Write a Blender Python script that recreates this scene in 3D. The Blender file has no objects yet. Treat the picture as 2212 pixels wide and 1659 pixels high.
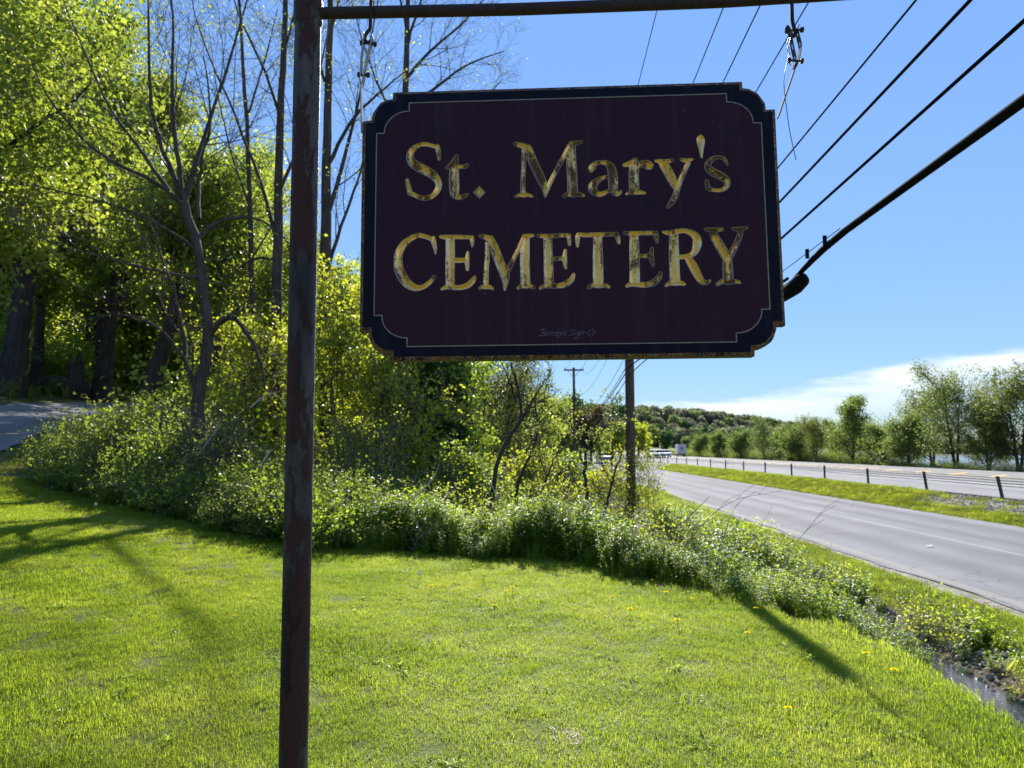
import bpy, math, json
import numpy as np
from mathutils import Matrix, Vector
C = bpy.context.scene.collection
SC = bpy.context.scene
EYE = 1.6
PITCH = math.radians(5.184)
FV = 1548.4           # focal length in units of a 2212 wide picture
# ------------------------------------------------------------------ camera
cam = bpy.data.cameras.new('camera'); camo = bpy.data.objects.new('camera', cam); C.objects.link(camo)
camo.location = (0, 0, EYE); camo.rotation_euler = (math.pi/2 + PITCH, 0, 0)
cam.sensor_width = 36; cam.lens = 36*FV/2212; cam.clip_start = 0.05; cam.clip_end = 9000
cam.dof.use_dof = True; cam.dof.focus_distance = 2.05; cam.dof.aperture_fstop = 7.5
SC.camera = camo
# ------------------------------------------------------------------ light
SUN_AZ, SUN_EL = math.radians(2.9), math.radians(35.0)
sl = bpy.data.lights.new('sun', 'SUN'); sl.energy = 5.0; sl.angle = math.radians(0.5); sl.color = (1, .95, .87)
slo = bpy.data.objects.new('sun', sl); C.objects.link(slo)
sd = Vector((math.sin(SUN_AZ)*math.cos(SUN_EL), math.cos(SUN_AZ)*math.cos(SUN_EL), math.sin(SUN_EL)))
slo.rotation_euler = sd.to_track_quat('Z', 'Y').to_euler()
W = bpy.data.worlds.new('World'); SC.world = W; W.use_nodes = True
nt = W.node_tree; nt.nodes.clear(); N = nt.nodes; L = nt.links
def nd(nt, t, **k):
    n = nt.nodes.new(t)
    for a, b in k.items():
        if a.startswith('_'): n.inputs[int(a[1:])].default_value = b
        else: setattr(n, a, b)
    return n
def mth(nt, op, a, b=None, c=None, clamp=False):
    n = nt.nodes.new('ShaderNodeMath'); n.operation = op; n.use_clamp = clamp
    for i, v in enumerate((a, b, c)):
        if v is None: continue
        if isinstance(v, (int, float)): n.inputs[i].default_value = v
        else: nt.links.new(v, n.inputs[i])
    return n.outputs[0]
sky = nd(nt, 'ShaderNodeTexSky', sky_type='NISHITA', sun_disc=False, sun_elevation=SUN_EL, sun_rotation=SUN_AZ,
         air_density=.8, dust_density=0.0, ozone_density=4.5, altitude=200)
bw = nd(nt, 'ShaderNodeRGBToBW'); L.new(sky.outputs[0], bw.inputs[0])
fl = mth(nt, 'MULTIPLY', mth(nt, 'POWER', mth(nt, 'MAXIMUM', mth(nt, 'DIVIDE', bw.outputs[0], 2.34), .05), -.64), 1.376)   # evens out the clear sky as the photograph does
fv = nd(nt, 'ShaderNodeVectorMath', operation='SCALE'); L.new(sky.outputs[0], fv.inputs[0]); L.new(fl, fv.inputs['Scale'])
tc = nd(nt, 'ShaderNodeTexCoord'); sp = nd(nt, 'ShaderNodeSeparateXYZ'); L.new(tc.outputs['Generated'], sp.inputs[0])
mp = nd(nt, 'ShaderNodeMapping'); mp.inputs['Scale'].default_value = (3, 3, 16); L.new(tc.outputs['Generated'], mp.inputs[0])
no = nd(nt, 'ShaderNodeTexNoise'); no.inputs['Scale'].default_value = 2.2; no.inputs['Detail'].default_value = 8; L.new(mp.outputs[0], no.inputs['Vector'])
nz = no.outputs['Fac']
top = mth(nt, 'MULTIPLY_ADD', sp.outputs['X'], .178, .024)
top = mth(nt, 'MULTIPLY_ADD', mth(nt, 'SUBTRACT', nz, .5), .075, top)
d = mth(nt, 'SUBTRACT', top, sp.outputs['Z'])
up = mth(nt, 'MULTIPLY', d, 60., clamp=True)
lo = mth(nt, 'SUBTRACT', 1.25, mth(nt, 'MULTIPLY', d, 15.), clamp=True)
mask = mth(nt, 'MULTIPLY', mth(nt, 'MULTIPLY', up, lo), mth(nt, 'MULTIPLY_ADD', nz, 3.6, -1.0, clamp=True), clamp=True)
mix = nd(nt, 'ShaderNodeMix', data_type='RGBA'); L.new(mask, mix.inputs[0]); L.new(fv.outputs[0], mix.inputs[6]); mix.inputs[7].default_value = (8.0, 8.3, 8.7, 1)
bg = nd(nt, 'ShaderNodeBackground'); bg.inputs[1].default_value = 0.066; L.new(mix.outputs[2], bg.inputs[0])
wo = nd(nt, 'ShaderNodeOutputWorld'); L.new(bg.outputs[0], wo.inputs[0])
SC.view_settings.view_transform = 'Standard'; SC.view_settings.look = 'None'; SC.view_settings.gamma = 1
SC.view_settings.use_curve_mapping = False; SC.view_settings.exposure = 1.17
SC.cycles.max_bounces = 8; SC.cycles.transparent_max_bounces = 8; SC.cycles.use_denoising = True

# ------------------------------------------------------------------ helpers
def at(vx, vy, D):
    a = (vx-1106)/FV; b = (829.5-vy)/FV
    d = np.array([a, math.cos(PITCH)-b*math.sin(PITCH), math.sin(PITCH)+b*math.cos(PITCH)])
    return d*(D/d[1]) + np.array([0, 0, EYE])
def link(o, parent=None):
    C.objects.link(o)
    if parent is not None: o.parent = parent
    return o
def tag(o, label=None, cat=None, group=None, kind=None):
    if label: o['label'] = label
    if cat: o['category'] = cat
    if group: o['group'] = group
    if kind: o['kind'] = kind
    return o
def empty(name, loc, label=None, cat=None, group=None, rz=0):
    o = bpy.data.objects.new(name, None); o.empty_display_size = .2; o.location = [float(v) for v in loc]; o.rotation_euler = (0, 0, rz)
    C.objects.link(o); return tag(o, label, cat, group)
def mk(name, V, F, mat, parent=None, smooth=False, attrs=None, linkit=True):
    """V (n,3); F = list of int arrays (m,k) ; mat = material or list with per-array index"""
    V = np.asarray(V, np.float32)
    if not isinstance(F, list): F = [F]
    F = [np.asarray(f, np.int32) for f in F]
    me = bpy.data.meshes.new(name)
    me.vertices.add(len(V)); me.vertices.foreach_set('co', V.ravel())
    tot = np.concatenate([np.full(len(f), f.shape[1], np.int32) for f in F if len(f)])
    loops = np.concatenate([f.ravel() for f in F if len(f)])
    me.loops.add(len(loops)); me.loops.foreach_set('vertex_index', loops)
    me.polygons.add(len(tot)); st = np.zeros(len(tot), np.int32); st[1:] = np.cumsum(tot)[:-1]
    me.polygons.foreach_set('loop_start', st)
    try: me.polygons.foreach_set('loop_total', tot)
    except Exception: pass
    mats = mat if isinstance(mat, list) else [mat]
    for m in mats: me.materials.append(m)
    if isinstance(mat, list) and len(mat) > 1:
        me.polygons.foreach_set('material_index', np.concatenate([np.full(len(f), min(i, len(mat)-1), np.int32) for i, f in enumerate(F) if len(f)]))
    me.polygons.foreach_set('use_smooth', np.full(len(tot), smooth, bool))
    for k, v in (attrs or {}).items():
        v = np.asarray(v, np.float32)
        if v.ndim == 1: me.attributes.new(k, 'FLOAT', 'POINT').data.foreach_set('value', v)
        else: me.attributes.new(k, 'FLOAT_VECTOR', 'POINT').data.foreach_set('vector', v.ravel())
    me.update(calc_edges=True); me.validate()
    o = bpy.data.objects.new(name, me)
    if linkit: link(o, parent)
    return o
class MB:
    def __init__(s): s.V = []; s.Q = []; s.T = []; s.n = 0
    def add(s, V, Q=None, T=None):
        V = np.asarray(V, float).reshape(-1, 3)
        if Q is not None and len(Q): s.Q.append(np.asarray(Q, int).reshape(-1, 4)+s.n)
        if T is not None and len(T): s.T.append(np.asarray(T, int).reshape(-1, 3)+s.n)
        s.V.append(V); s.n += len(V); return s
    def box(s, c, h, R=None, bev=0.0):
        c = np.asarray(c, float); h = np.asarray(h, float)
        if bev <= 0:
            v = np.array([[x, y, z] for x in (-1, 1) for y in (-1, 1) for z in (-1, 1)])*h
            q = [[0, 1, 3, 2], [4, 6, 7, 5], [0, 4, 5, 1], [2, 3, 7, 6], [0, 2, 6, 4], [1, 5, 7, 3]]
            if R is not None: v = v@np.asarray(R).T
            return s.add(v+c, q)
        # chamfered: two rings in z with octagonal outline
        b = bev; hx, hy, hz = h
        o = lambda hx, hy, b: [(hx, hy-b), (hx-b, hy), (-hx+b, hy), (-hx, hy-b), (-hx, -hy+b), (-hx+b, -hy), (hx-b, -hy), (hx, -hy+b)]
        rings = [[(x, y, -hz) for x, y in o(hx-b, hy-b, b)], [(x, y, -hz+b) for x, y in o(hx, hy, b)], [(x, y, hz-b) for x, y in o(hx, hy, b)], [(x, y, hz) for x, y in o(hx-b, hy-b, b)]]
        v = np.array(sum(rings, [])); q = []
        for r in range(3):
            for i in range(8): j = (i+1) % 8; q.append([r*8+i, r*8+j, r*8+8+j, r*8+8+i])
        for r, fl in ((0, 1), (3, 0)):
            k = [r*8+i for i in range(8)]
            qq = [[k[0], k[1], k[2], k[3]], [k[0], k[3], k[4], k[7]], [k[4], k[5], k[6], k[7]]]
            q += [a[::-1] if fl else a for a in qq]
        if R is not None: v = v@np.asarray(R).T
        return s.add(v+c, q)
    def tube(s, P, R, n=8, cap=True):
        P = np.asarray(P, float); R = np.broadcast_to(np.asarray(R, float), (len(P),))
        V, Q = tubes(P[None], R[None], n)
        s.add(V, Q)
        if cap:
            k = len(P)
            for r, fl in ((0, 1), (k-1, 0)):
                c = P[r]; ring = V[r*n:(r+1)*n]
                t = [[n, (i+1) % n, i] if fl else [n, i, (i+1) % n] for i in range(n)]
                s.add(np.vstack([ring, c]), None, t)
        return s
    def poly_prism(s, P2, y0, y1, axes=(0, 2, 1)):
        pass
    def build(s, name, mat, parent=None, smooth=False, **k):
        V = np.vstack(s.V); F = []
        if s.Q: F.append(np.vstack(s.Q))
        if s.T: F.append(np.vstack(s.T))
        return mk(name, V, F, mat if not isinstance(mat, list) else mat[0], parent, smooth, **k)
def nrm(a): return a/np.maximum(np.linalg.norm(a, axis=-1, keepdims=True), 1e-9)
def tubes(P, R, n):
    """P (N,K,3) R (N,K) -> verts, quads"""
    N_, K = P.shape[:2]
    d = nrm(P[:, -1]-P[:, 0]); ref = np.where(np.abs(d[:, 2:3]) < .9, np.array([[0, 0, 1.]]), np.array([[1., 0, 0]]))
    u = nrm(np.cross(d, ref)); v = np.cross(d, u)
    if K > 2:
        T = np.gradient(P, axis=1); T = nrm(T)
        U = u[:, None, :] - (u[:, None, :]*T).sum(-1, keepdims=True)*T; U = nrm(U); Vv = np.cross(T, U)
    else:
        U = np.repeat(u[:, None, :], K, 1); Vv = np.repeat(v[:, None, :], K, 1)
    a = np.arange(n)*2*np.pi/n
    ring = P[:, :, None, :] + R[:, :, None, None]*(np.cos(a)[None, None, :, None]*U[:, :, None, :]+np.sin(a)[None, None, :, None]*Vv[:, :, None, :])
    V = ring.reshape(-1, 3)
    b = (np.arange(N_)[:, None, None]*K + np.arange(K-1)[None, :, None])*n
    i = np.arange(n)[None, None, :]; j = (i+1) % n
    Q = np.stack([b+i, b+j, b+n+j, b+n+i], -1).reshape(-1, 4)
    return V, Q
def dup(root, loc, rz, label=None, scale=1.0, group=None):
    r = root.copy(); C.objects.link(r); r.location = [float(v) for v in loc]; r.rotation_euler = (0, 0, rz); r.scale = (scale,)*3
    if label: r['label'] = label
    if group: r['group'] = group
    for ch in list(root.children):
        c = ch.copy(); C.objects.link(c); c.parent = r
        for g in ch.children:
            e = g.copy(); C.objects.link(e); e.parent = c
    return r
def smooth(a, b, x): t = np.clip((np.asarray(x, float)-a)/(b-a), 0, 1); return t*t*(3-2*t)

# ------------------------------------------------------------------ materials
def newmat(name):
    m = bpy.data.materials.new(name); m.use_nodes = True; nt = m.node_tree; nt.nodes.clear()
    return m, nt, nd(nt, 'ShaderNodeOutputMaterial')
def ramp(nt, fac, stops):
    r = nt.nodes.new('ShaderNodeValToRGB'); e = r.color_ramp.elements
    while len(e) < len(stops): e.new(0.5)
    for k, (p, c) in zip(e, stops): k.position = p; k.color = (*c, 1)
    nt.links.new(fac, r.inputs[0]); return r.outputs[0]
def noise(nt, scale, detail=4, vec=None, rough=.55, mapscale=None, coord='Object'):
    t = nt.nodes.new('ShaderNodeTexCoord'); src = t.outputs[coord] if vec is None else vec
    if mapscale:
        m = nt.nodes.new('ShaderNodeMapping'); m.inputs['Scale'].default_value = mapscale; nt.links.new(src, m.inputs[0]); src = m.outputs[0]
    n = nt.nodes.new('ShaderNodeTexNoise'); n.inputs['Scale'].default_value = scale; n.inputs['Detail'].default_value = detail; n.inputs['Roughness'].default_value = rough
    nt.links.new(src, n.inputs['Vector']); return n.outputs['Fac']
def mixc(nt, f, a, b):
    n = nt.nodes.new('ShaderNodeMix'); n.data_type = 'RGBA'
    for i, v in ((0, f), (6, a), (7, b)):
        if isinstance(v, (int, float)): n.inputs[i].default_value = v
        elif isinstance(v, tuple): n.inputs[i].default_value = (*v, 1)
        else: nt.links.new(v, n.inputs[i])
    return n.outputs[2]
def princ(nt, out, col, rough=.6, metal=0., spec=.5, bump=None, bs=.3, bd=.01):
    p = nt.nodes.new('ShaderNodeBsdfPrincipled')
    for k, v in (('Base Color', col), ('Roughness', rough), ('Metallic', metal), ('Specular IOR Level', spec)):
        if isinstance(v, (int, float)): p.inputs[k].default_value = v
        elif isinstance(v, tuple): p.inputs[k].default_value = (*v, 1)
        else: nt.links.new(v, p.inputs[k])
    if bump is not None:
        b = nt.nodes.new('ShaderNodeBump'); b.inputs['Strength'].default_value = bs; b.inputs['Distance'].default_value = bd
        nt.links.new(bump, b.inputs['Height']); nt.links.new(b.outputs[0], p.inputs['Normal'])
    if out is not None: nt.links.new(p.outputs[0], out.inputs[0])
    return p
def plain(name, col, rough=.6, metal=0., var=.25, scale=8, spec=.5):
    m, nt, o = newmat(name); n = noise(nt, scale, 5)
    c = ramp(nt, n, [(.3, tuple(x*(1-var) for x in col)), (.7, tuple(min(1, x*(1+var)) for x in col))])
    princ(nt, o, c, rough, metal, spec, n, .15, .004); return m
def leafmat(name, cols, trans, fac=.5, rough=.45, spec=.4, nscale=.35):
    m, nt, o = newmat(name)
    g = nt.nodes.new('ShaderNodeNewGeometry'); r = g.outputs['Random Per Island']
    n = noise(nt, nscale, 2, vec=g.outputs['Position'])
    v = mth(nt, 'ADD', mth(nt, 'MULTIPLY', r, .65), mth(nt, 'MULTIPLY_ADD', n, 1.2, -.42), clamp=True)
    k = len(cols)-1
    c = ramp(nt, v, [(i/k, cc) for i, cc in enumerate(cols)])
    t = nt.nodes.new('ShaderNodeMix'); t.data_type = 'RGBA'; t.blend_type = 'MULTIPLY'; t.inputs[0].default_value = 1
    nt.links.new(c, t.inputs[6]); t.inputs[7].default_value = (*trans, 1)
    p = princ(nt, None, c, rough, 0, spec)
    tr = nt.nodes.new('ShaderNodeBsdfTranslucent'); nt.links.new(t.outputs[2], tr.inputs[0])
    mx = nt.nodes.new('ShaderNodeMixShader'); mx.inputs[0].default_value = fac
    nt.links.new(p.outputs[0], mx.inputs[1]); nt.links.new(tr.outputs[0], mx.inputs[2]); nt.links.new(mx.outputs[0], o.inputs[0]); return m
def barkmat(name, a, b, sc=9, rough=.9):
    m, nt, o = newmat(name); n = noise(nt, sc, 6, mapscale=(1, 1, .16), rough=.7)
    n2 = noise(nt, 1.3, 3)
    c = ramp(nt, mth(nt, 'ADD', mth(nt, 'MULTIPLY', n, .7), mth(nt, 'MULTIPLY', n2, .3)), [(.32, a), (.62, b)])
    princ(nt, o, c, rough, 0, .2, n, .8, .03); return m

M = {}
M['maple'] = leafmat('maple_leaf', [(.07, .105, .018), (.14, .185, .03), (.215, .26, .05), (.29, .325, .09)], (2.3, 2.2, 1.2), .58)
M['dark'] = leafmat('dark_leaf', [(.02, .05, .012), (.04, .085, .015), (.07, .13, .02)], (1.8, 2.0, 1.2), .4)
M['yellow'] = leafmat('fresh_leaf', [(.12, .15, .02), (.21, .245, .03), (.30, .31, .05)], (2.4, 2.3, 1.0), .6)
M['hill1'] = leafmat('far_wood_grey', [(.16, .165, .12), (.20, .205, .14), (.23, .22, .17)], (1.5, 1.5, 1.2), .35, .9, .02)  # both far wood leaf colours are paled and greyed to carry distance haze
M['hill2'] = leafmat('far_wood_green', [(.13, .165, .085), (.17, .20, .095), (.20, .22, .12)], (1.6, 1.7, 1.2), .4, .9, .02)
M['olive'] = leafmat('olive_leaf', [(.08, .10, .025), (.13, .16, .035), (.18, .20, .05)], (2.0, 2.0, 1.2), .5)
M['willow'] = leafmat('willow_leaf', [(.075, .11, .028), (.125, .175, .045), (.18, .225, .07)], (2.0, 2.0, 1.2), .5)
M['brown'] = leafmat('bronze_leaf', [(.06, .05, .02), (.11, .085, .03), (.12, .11, .03)], (1.6, 1.4, 1.0), .4)
M['red'] = leafmat('red_leaf', [(.10, .015, .02), (.15, .03, .03)], (1.6, 1.2, 1.0), .4)
M['weed'] = leafmat('weed_leaf', [(.065, .11, .018), (.12, .18, .026), (.19, .25, .04), (.27, .30, .07)], (2.5, 2.5, 1.0), .58, .42, .45)
M['weed2'] = leafmat('weed_leaf_pale', [(.085, .125, .026), (.15, .20, .045), (.23, .27, .08)], (2.3, 2.3, 1.1), .58, .42, .45)
M['grass'] = leafmat('grass_blade', [(.070, .118, .014), (.124, .182, .020), (.186, .238, .032), (.27, .285, .08)], (2.4, 2.3, 1.0), .58, .5, .2, .8)
M['verge'] = leafmat('verge_grass_blade', [(.055, .085, .012), (.095, .125, .018), (.14, .155, .03), (.24, .21, .08)], (2.1, 2.0, 1.0), .52, .6, .15, .9)
M['straw'] = leafmat('dry_straw', [(.22, .17, .09), (.36, .30, .17), (.45, .39, .26)], (1.2, 1.2, 1.1), .3)
M['bark'] = barkmat('grey_bark', (.028, .022, .018), (.105, .082, .066))
M['darkbark'] = barkmat('dark_bark', (.018, .015, .013), (.07, .058, .05))
M['twig'] = barkmat('twig_bark', (.06, .05, .045), (.17, .145, .125))
M['paletwig'] = barkmat('pale_dead_wood', (.22, .19, .16), (.45, .41, .36))
M['polewood'] = barkmat('pole_wood', (.045, .03, .022), (.14, .095, .065), 12)
M['black'] = plain('black_rubber', (.012, .012, .014), .95, spec=.05)
M['steel'] = plain('galvanised_steel', (.34, .34, .35), .7, .2)
M['dullsteel'] = plain('dull_shaded_steel', (.10, .085, .08), .9, .0, spec=.1)  # dull brownish steel, with the right hanger's shade put into its colour
M['green_post'] = plain('weathered_green_steel', (.035, .06, .05), .6, .2)
M['white'] = plain('white_paint', (.75, .76, .78), .35, 0, .05)
M['glass'] = plain('dark_glass', (.02, .022, .026), .08, 0, .1)
M['tyre'] = plain('tyre_rubber', (.015, .015, .016), .8)
M['silver'] = plain('silver_paint', (.45, .46, .48), .3, .3, .05)
M['lamp'] = plain('lamp_plastic', (.6, .6, .58), .15, 0, .05)
M['redlamp'] = plain('red_lamp_plastic', (.35, .02, .02), .2, 0, .05)
M['bluebin'] = plain('blue_plastic', (.03, .08, .25), .4)
M['roof'] = plain('pale_roof', (.5, .5, .5), .7)
M['wall'] = plain('house_wall', (.3, .22, .18), .8)
M['dandelion'] = plain('dandelion_yellow', (.80, .60, .002), 1., 0, .1, 8, 0.02)
M['puff'] = plain('dandelion_seed', (.65, .65, .62), .9)
M['stem'] = plain('plant_stem', (.10, .16, .04), .6)

# ------------------------------------------------------------------ terrain
def spl(t, k=1.0): return .5*(t+np.sqrt(t*t+k))
def Cc(y): return .028*y + .0009*np.maximum(0, y-150)**2
HX = np.array([-40, -14, -9.9, -6.4, -3.6, -1.46, .6, 1.87, 2.56, 2.75])
HY = np.array([15.5, 14.2, 13.9, 12.4, 11.1, 11., 10.1, 8.4, 7.3, 6.6])
def hedge_y(x): return np.interp(x, HX, HY)
def Hs(x, y):
    x = np.asarray(x, float); y = np.asarray(y, float)
    s = x-Cc(y)
    z = .14*spl(-3-x, .6)
    yy = np.minimum(y, 44)
    z = z + .06*spl(yy-14, 2.)*smooth(-3, -9, x)
    z = z + .22*spl(np.minimum(-24-x, 90), 9.)*(1-.4*smooth(60, 200, y))
    z = np.where(x < -3, z, z*1.0)
    # dip behind the weeds
    dip = smooth(0, 3, y-hedge_y(np.clip(x, -40, 2.7)))*smooth(-7, -3, x)*smooth(0, 1, 3.5-x+0*y+3)
    z = z - .42*dip
    right = smooth(1.9, 4.6, s)
    z = z*(1-right) - .47*right
    z = z - .36*np.exp(-(np.abs(s-3.75)/.66)**2.6)*smooth(40, 22, y)*(1-.45*smooth(9, 13, y))
    z = z + .44*smooth(13.0, 15.0, s)
    z = z - .02*((s > 6.4) & (s < 12.8)) - .05*((s > 15.7) & (s < 33.7))
    z = z - .9*smooth(34.5, 42, s) - 2.2*smooth(46, 70, s)
    # far hills
    hill = 21*smooth(420, 60, x-.10*(y-800))*smooth(330, 800, y) + 10*smooth(900, 1500, y)*smooth(700, 100, x-.3*y)
    hill = hill + 14*smooth(60, 220, y)*smooth(-8, -60, s)
    z = z + hill
    b = .05*np.sin(x*.9+1.3*np.sin(y*.31))*np.sin(y*.7+.5) + .02*np.sin(2.1*x+y*1.7)
    return z + b*(1-smooth(5.5, 6.2, s)*(1-smooth(13, 13.4, s)))*.5*(1-smooth(15, 15.7, s)*(1-smooth(33.8, 35, s)))
def ground_at(vx, vy):
    a = at(vx, vy, 1.0)-np.array([0, 0, EYE]); ts = np.geomspace(1.5, 1500, 4000)
    P = a[None]*ts[:, None]+np.array([0, 0, EYE]); g = Hs(P[:, 0], P[:, 1]); k = np.argmax(P[:, 2] < g)
    p = P[k]; return np.array([p[0], p[1], g[k]])
def geo(a, b, n): return a*np.power(b/a, np.arange(1, n+1)/n)
xs = np.concatenate([-geo(45, 2600, 34)[::-1], np.arange(-45, -14, 1.), np.arange(-14, -7, .35), np.arange(-7, 8, .16), np.arange(8, 48, .8), geo(48, 2600, 36)])
ys = np.concatenate([np.arange(-60, -2, 6.), np.arange(-2, 2, .5), np.arange(2, 18, .16), np.arange(18, 60, .9), geo(60, 4500, 60)])
X, Y = np.meshgrid(xs, ys); Z = Hs(X, Y); nx, ny = len(xs), len(ys)
S = X-Cc(Y)
def grid_faces(nx, ny):
    i = np.arange(nx-1)[None, :]; j = np.arange(ny-1)[:, None]; b = j*nx+i
    return np.stack([b, b+1, b+nx+1, b+nx], -1).reshape(-1, 4)
hy = hedge_y(np.clip(X, -40, 2.7))
DRV = np.array([(-6.2, -4), (-12.9, 14.5), (-16.0, 21.5), (-17.8, 28.), (-18.6, 34.), (-18.2, 40.), (-16.5, 47.)])
def drive_dist(x, y):
    c = np.interp(y, DRV[:, 1], DRV[:, 0]); return (x-c)*.93
front = ((Y < hy) & (X < 2.75)) | ((X < -8.5) & (Y < 22) & (drive_dist(X, Y) < 4))
lawn = np.maximum(front*1., ((S > 4.5) & (S < 36))*1.)
lawn = np.maximum(lawn, smooth(4, 2, np.abs(drive_dist(X, Y))))
grav = np.exp(-((S-6.08)/.26)**2)*(Y < 140)*1.15 + smooth(14.6, 15.3, S)*(1-smooth(15.6, 16.2, S))*.9 + smooth(13.8, 14.3, S)*(1-smooth(15.6, 16.2, S))*smooth(27.5, 24.5, Y)*1.
mud = np.exp(-((S-3.75)/.75)**2)*(Y < 24)*(Y > -20)
m, nt, o = newmat('ground_soil_and_turf')
def attr(nt, n): a = nt.nodes.new('ShaderNodeAttribute'); a.attribute_name = n; return a.outputs['Fac']
big = noise(nt, .6, 4); fine = noise(nt, 22, 6, rough=.7); med = noise(nt, 3.5, 5)
turf = mixc(nt, fine, (.04, .058, .014), (.115, .145, .03)); turf = mixc(nt, mth(nt, 'MULTIPLY', big, .5), turf, (.16, .15, .04))
forest = ramp(nt, med, [(.3, (.035, .028, .018)), (.5, (.075, .06, .03)), (.7, (.05, .075, .02))])
gv = nt.nodes.new('ShaderNodeTexVoronoi'); gv.inputs['Scale'].default_value = 16
tcn = nt.nodes.new('ShaderNodeTexCoord'); nt.links.new(tcn.outputs['Object'], gv.inputs['Vector'])
gravel = mixc(nt, gv.outputs['Color'], (.13, .115, .10), (.40, .36, .31))
base = mixc(nt, attr(nt, 'lawn'), forest, turf)
gm = mth(nt, 'MULTIPLY', attr(nt, 'gravel'), mth(nt, 'MULTIPLY_ADD', med, 2.4, -.3, clamp=True), clamp=True)
base = mixc(nt, gm, base, gravel)
base = mixc(nt, mth(nt, 'MULTIPLY', attr(nt, 'mud'), mth(nt, 'MULTIPLY_ADD', med, 2., -.2, clamp=True), clamp=True), base, (.06, .048, .035))
princ(nt, o, base, .92, 0, .2, fine, .6, .05)
g = mk('ground', np.stack([X, Y, Z], -1).reshape(-1, 3), grid_faces(nx, ny), m, smooth=True, attrs=dict(lawn=lawn.ravel(), gravel=grav.ravel(), mud=mud.ravel()))
tag(g, kind='structure')

# ------------------------------------------------------------------ roads
def asphalt(name, base, tracks, seams):
    m, nt, o = newmat(name)
    s = attr(nt, 's'); t = attr(nt, 't')
    cv = nt.nodes.new('ShaderNodeCombineXYZ'); nt.links.new(s, cv.inputs[0]); nt.links.new(t, cv.inputs[1])
    sp_ = noise(nt, 55, 4, vec=cv.outputs[0], rough=.8); lg = noise(nt, 1.0, 4, vec=cv.outputs[0], mapscale=(1., .06, 1)); bl = noise(nt, .5, 5, vec=cv.outputs[0])
    v = mth(nt, 'ADD', mth(nt, 'MULTIPLY', sp_, .55), mth(nt, 'ADD', mth(nt, 'MULTIPLY', lg, .3), mth(nt, 'MULTIPLY', bl, .25)))
    c = ramp(nt, v, [(.3, tuple(x*.5 for x in base)), (.52, base), (.72, tuple(x*1.6 for x in base))])
    wob = mth(nt, 'MULTIPLY_ADD', bl, .5, -.25)
    for ts, w, k in tracks:
        dd = mth(nt, 'ABSOLUTE', mth(nt, 'ADD', mth(nt, 'SUBTRACT', s, ts), wob))
        f = mth(nt, 'MULTIPLY', mth(nt, 'SUBTRACT', 1., mth(nt, 'DIVIDE', dd, w), clamp=True), mth(nt, 'MULTIPLY_ADD', lg, 1.6, -.3, clamp=True))
        c = mixc(nt, mth(nt, 'MULTIPLY', f, .95), c, tuple(x*k*.9 for x in base))
    for ts, w, col in seams:
        dd = mth(nt, 'ABSOLUTE', mth(nt, 'SUBTRACT', s, ts))
        f = mth(nt, 'MULTIPLY', mth(nt, 'LESS_THAN', dd, w), mth(nt, 'MULTIPLY_ADD', sp_, 1.6, -.35, clamp=True))
        c = mixc(nt, f, c, col)
    vo = nt.nodes.new('ShaderNodeTexVoronoi'); vo.feature = 'DISTANCE_TO_EDGE'; vo.inputs['Scale'].default_value = .3
    wv = nt.nodes.new('ShaderNodeVectorMath'); wv.operation = 'ADD'; nn = nt.nodes.new('ShaderNodeTexNoise'); nn.inputs['Scale'].default_value = 1.2
    nt.links.new(cv.outputs[0], nn.inputs['Vector']); nt.links.new(nn.outputs['Color'], wv.inputs[0]); nt.links.new(cv.outputs[0], wv.inputs[1]); nt.links.new(wv.outputs[0], vo.inputs['Vector'])
    cr = mth(nt, 'MULTIPLY', mth(nt, 'LESS_THAN', vo.outputs['Distance'], .0035), mth(nt, 'GREATER_THAN', bl, .46))
    c = mixc(nt, mth(nt, 'MULTIPLY', cr, .4), c, tuple(x*.3 for x in base))
    princ(nt, o, c, .9, 0, .12, sp_, .5, .012); return m
def strip(name, s0, s1, zf, y0, y1, mat, ns=6, yfun=Cc, parent=None, jag=0., seed=0):
    yv = np.concatenate([np.arange(y0, min(y1, 60), .5), geo(60, y1, 60)]) if y1 > 60 else np.arange(y0, y1, .25)
    sv = np.linspace(s0, s1, ns); SS, YY = np.meshgrid(sv, yv); TT = YY.copy()
    r = np.random.default_rng(seed)
    if jag:
        SS[:, 0] += jag*np.convolve(r.normal(size=len(yv)), np.ones(3)/2, 'same'); SS[:, -1] += jag*np.convolve(r.normal(size=len(yv)), np.ones(3)/2, 'same')
    XX = SS+yfun(YY); ZZ = zf(XX, YY) if callable(zf) else np.full_like(XX, zf)
    return mk(name, np.stack([XX, YY, ZZ], -1).reshape(-1, 3), grid_faces(ns, len(yv)), mat, parent, True, attrs=dict(s=SS.ravel(), t=TT.ravel()))
asp1 = asphalt('service_road_asphalt', (.16, .16, .166), [(7.6, .5, .62), (9.0, .45, .75), (10.5, .5, .7), (11.9, .55, .55)], [(9.55, .06, (.33, .33, .33)), (6.5, .1, (.3, .27, .22))])
asp2 = asphalt('highway_asphalt', (.19, .188, .186), [(18.2, .5, .8), (23.2, .5, .75), (25.0, .5, .75), (30.2, .5, .75)], [])
sr = tag(strip('service_road', 6.25, 12.95, -.458, -30, 330, asp1, 8, jag=.06, seed=3), kind='structure')
hw = tag(strip('highway', 15.6, 33.8, -.004, -30, 620, asp2, 8, jag=.02, seed=4), kind='structure')
mw = plain('white_road_paint', (.62, .62, .60), .6, 0, .2, 3); my = plain('yellow_road_paint', (.62, .36, .05), .6, 0, .2, 3)
for sa in (20.9, 33.0):
    strip('edge_line', sa, sa+.16, .003, -20, 600, mw, 2, parent=hw)
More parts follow.
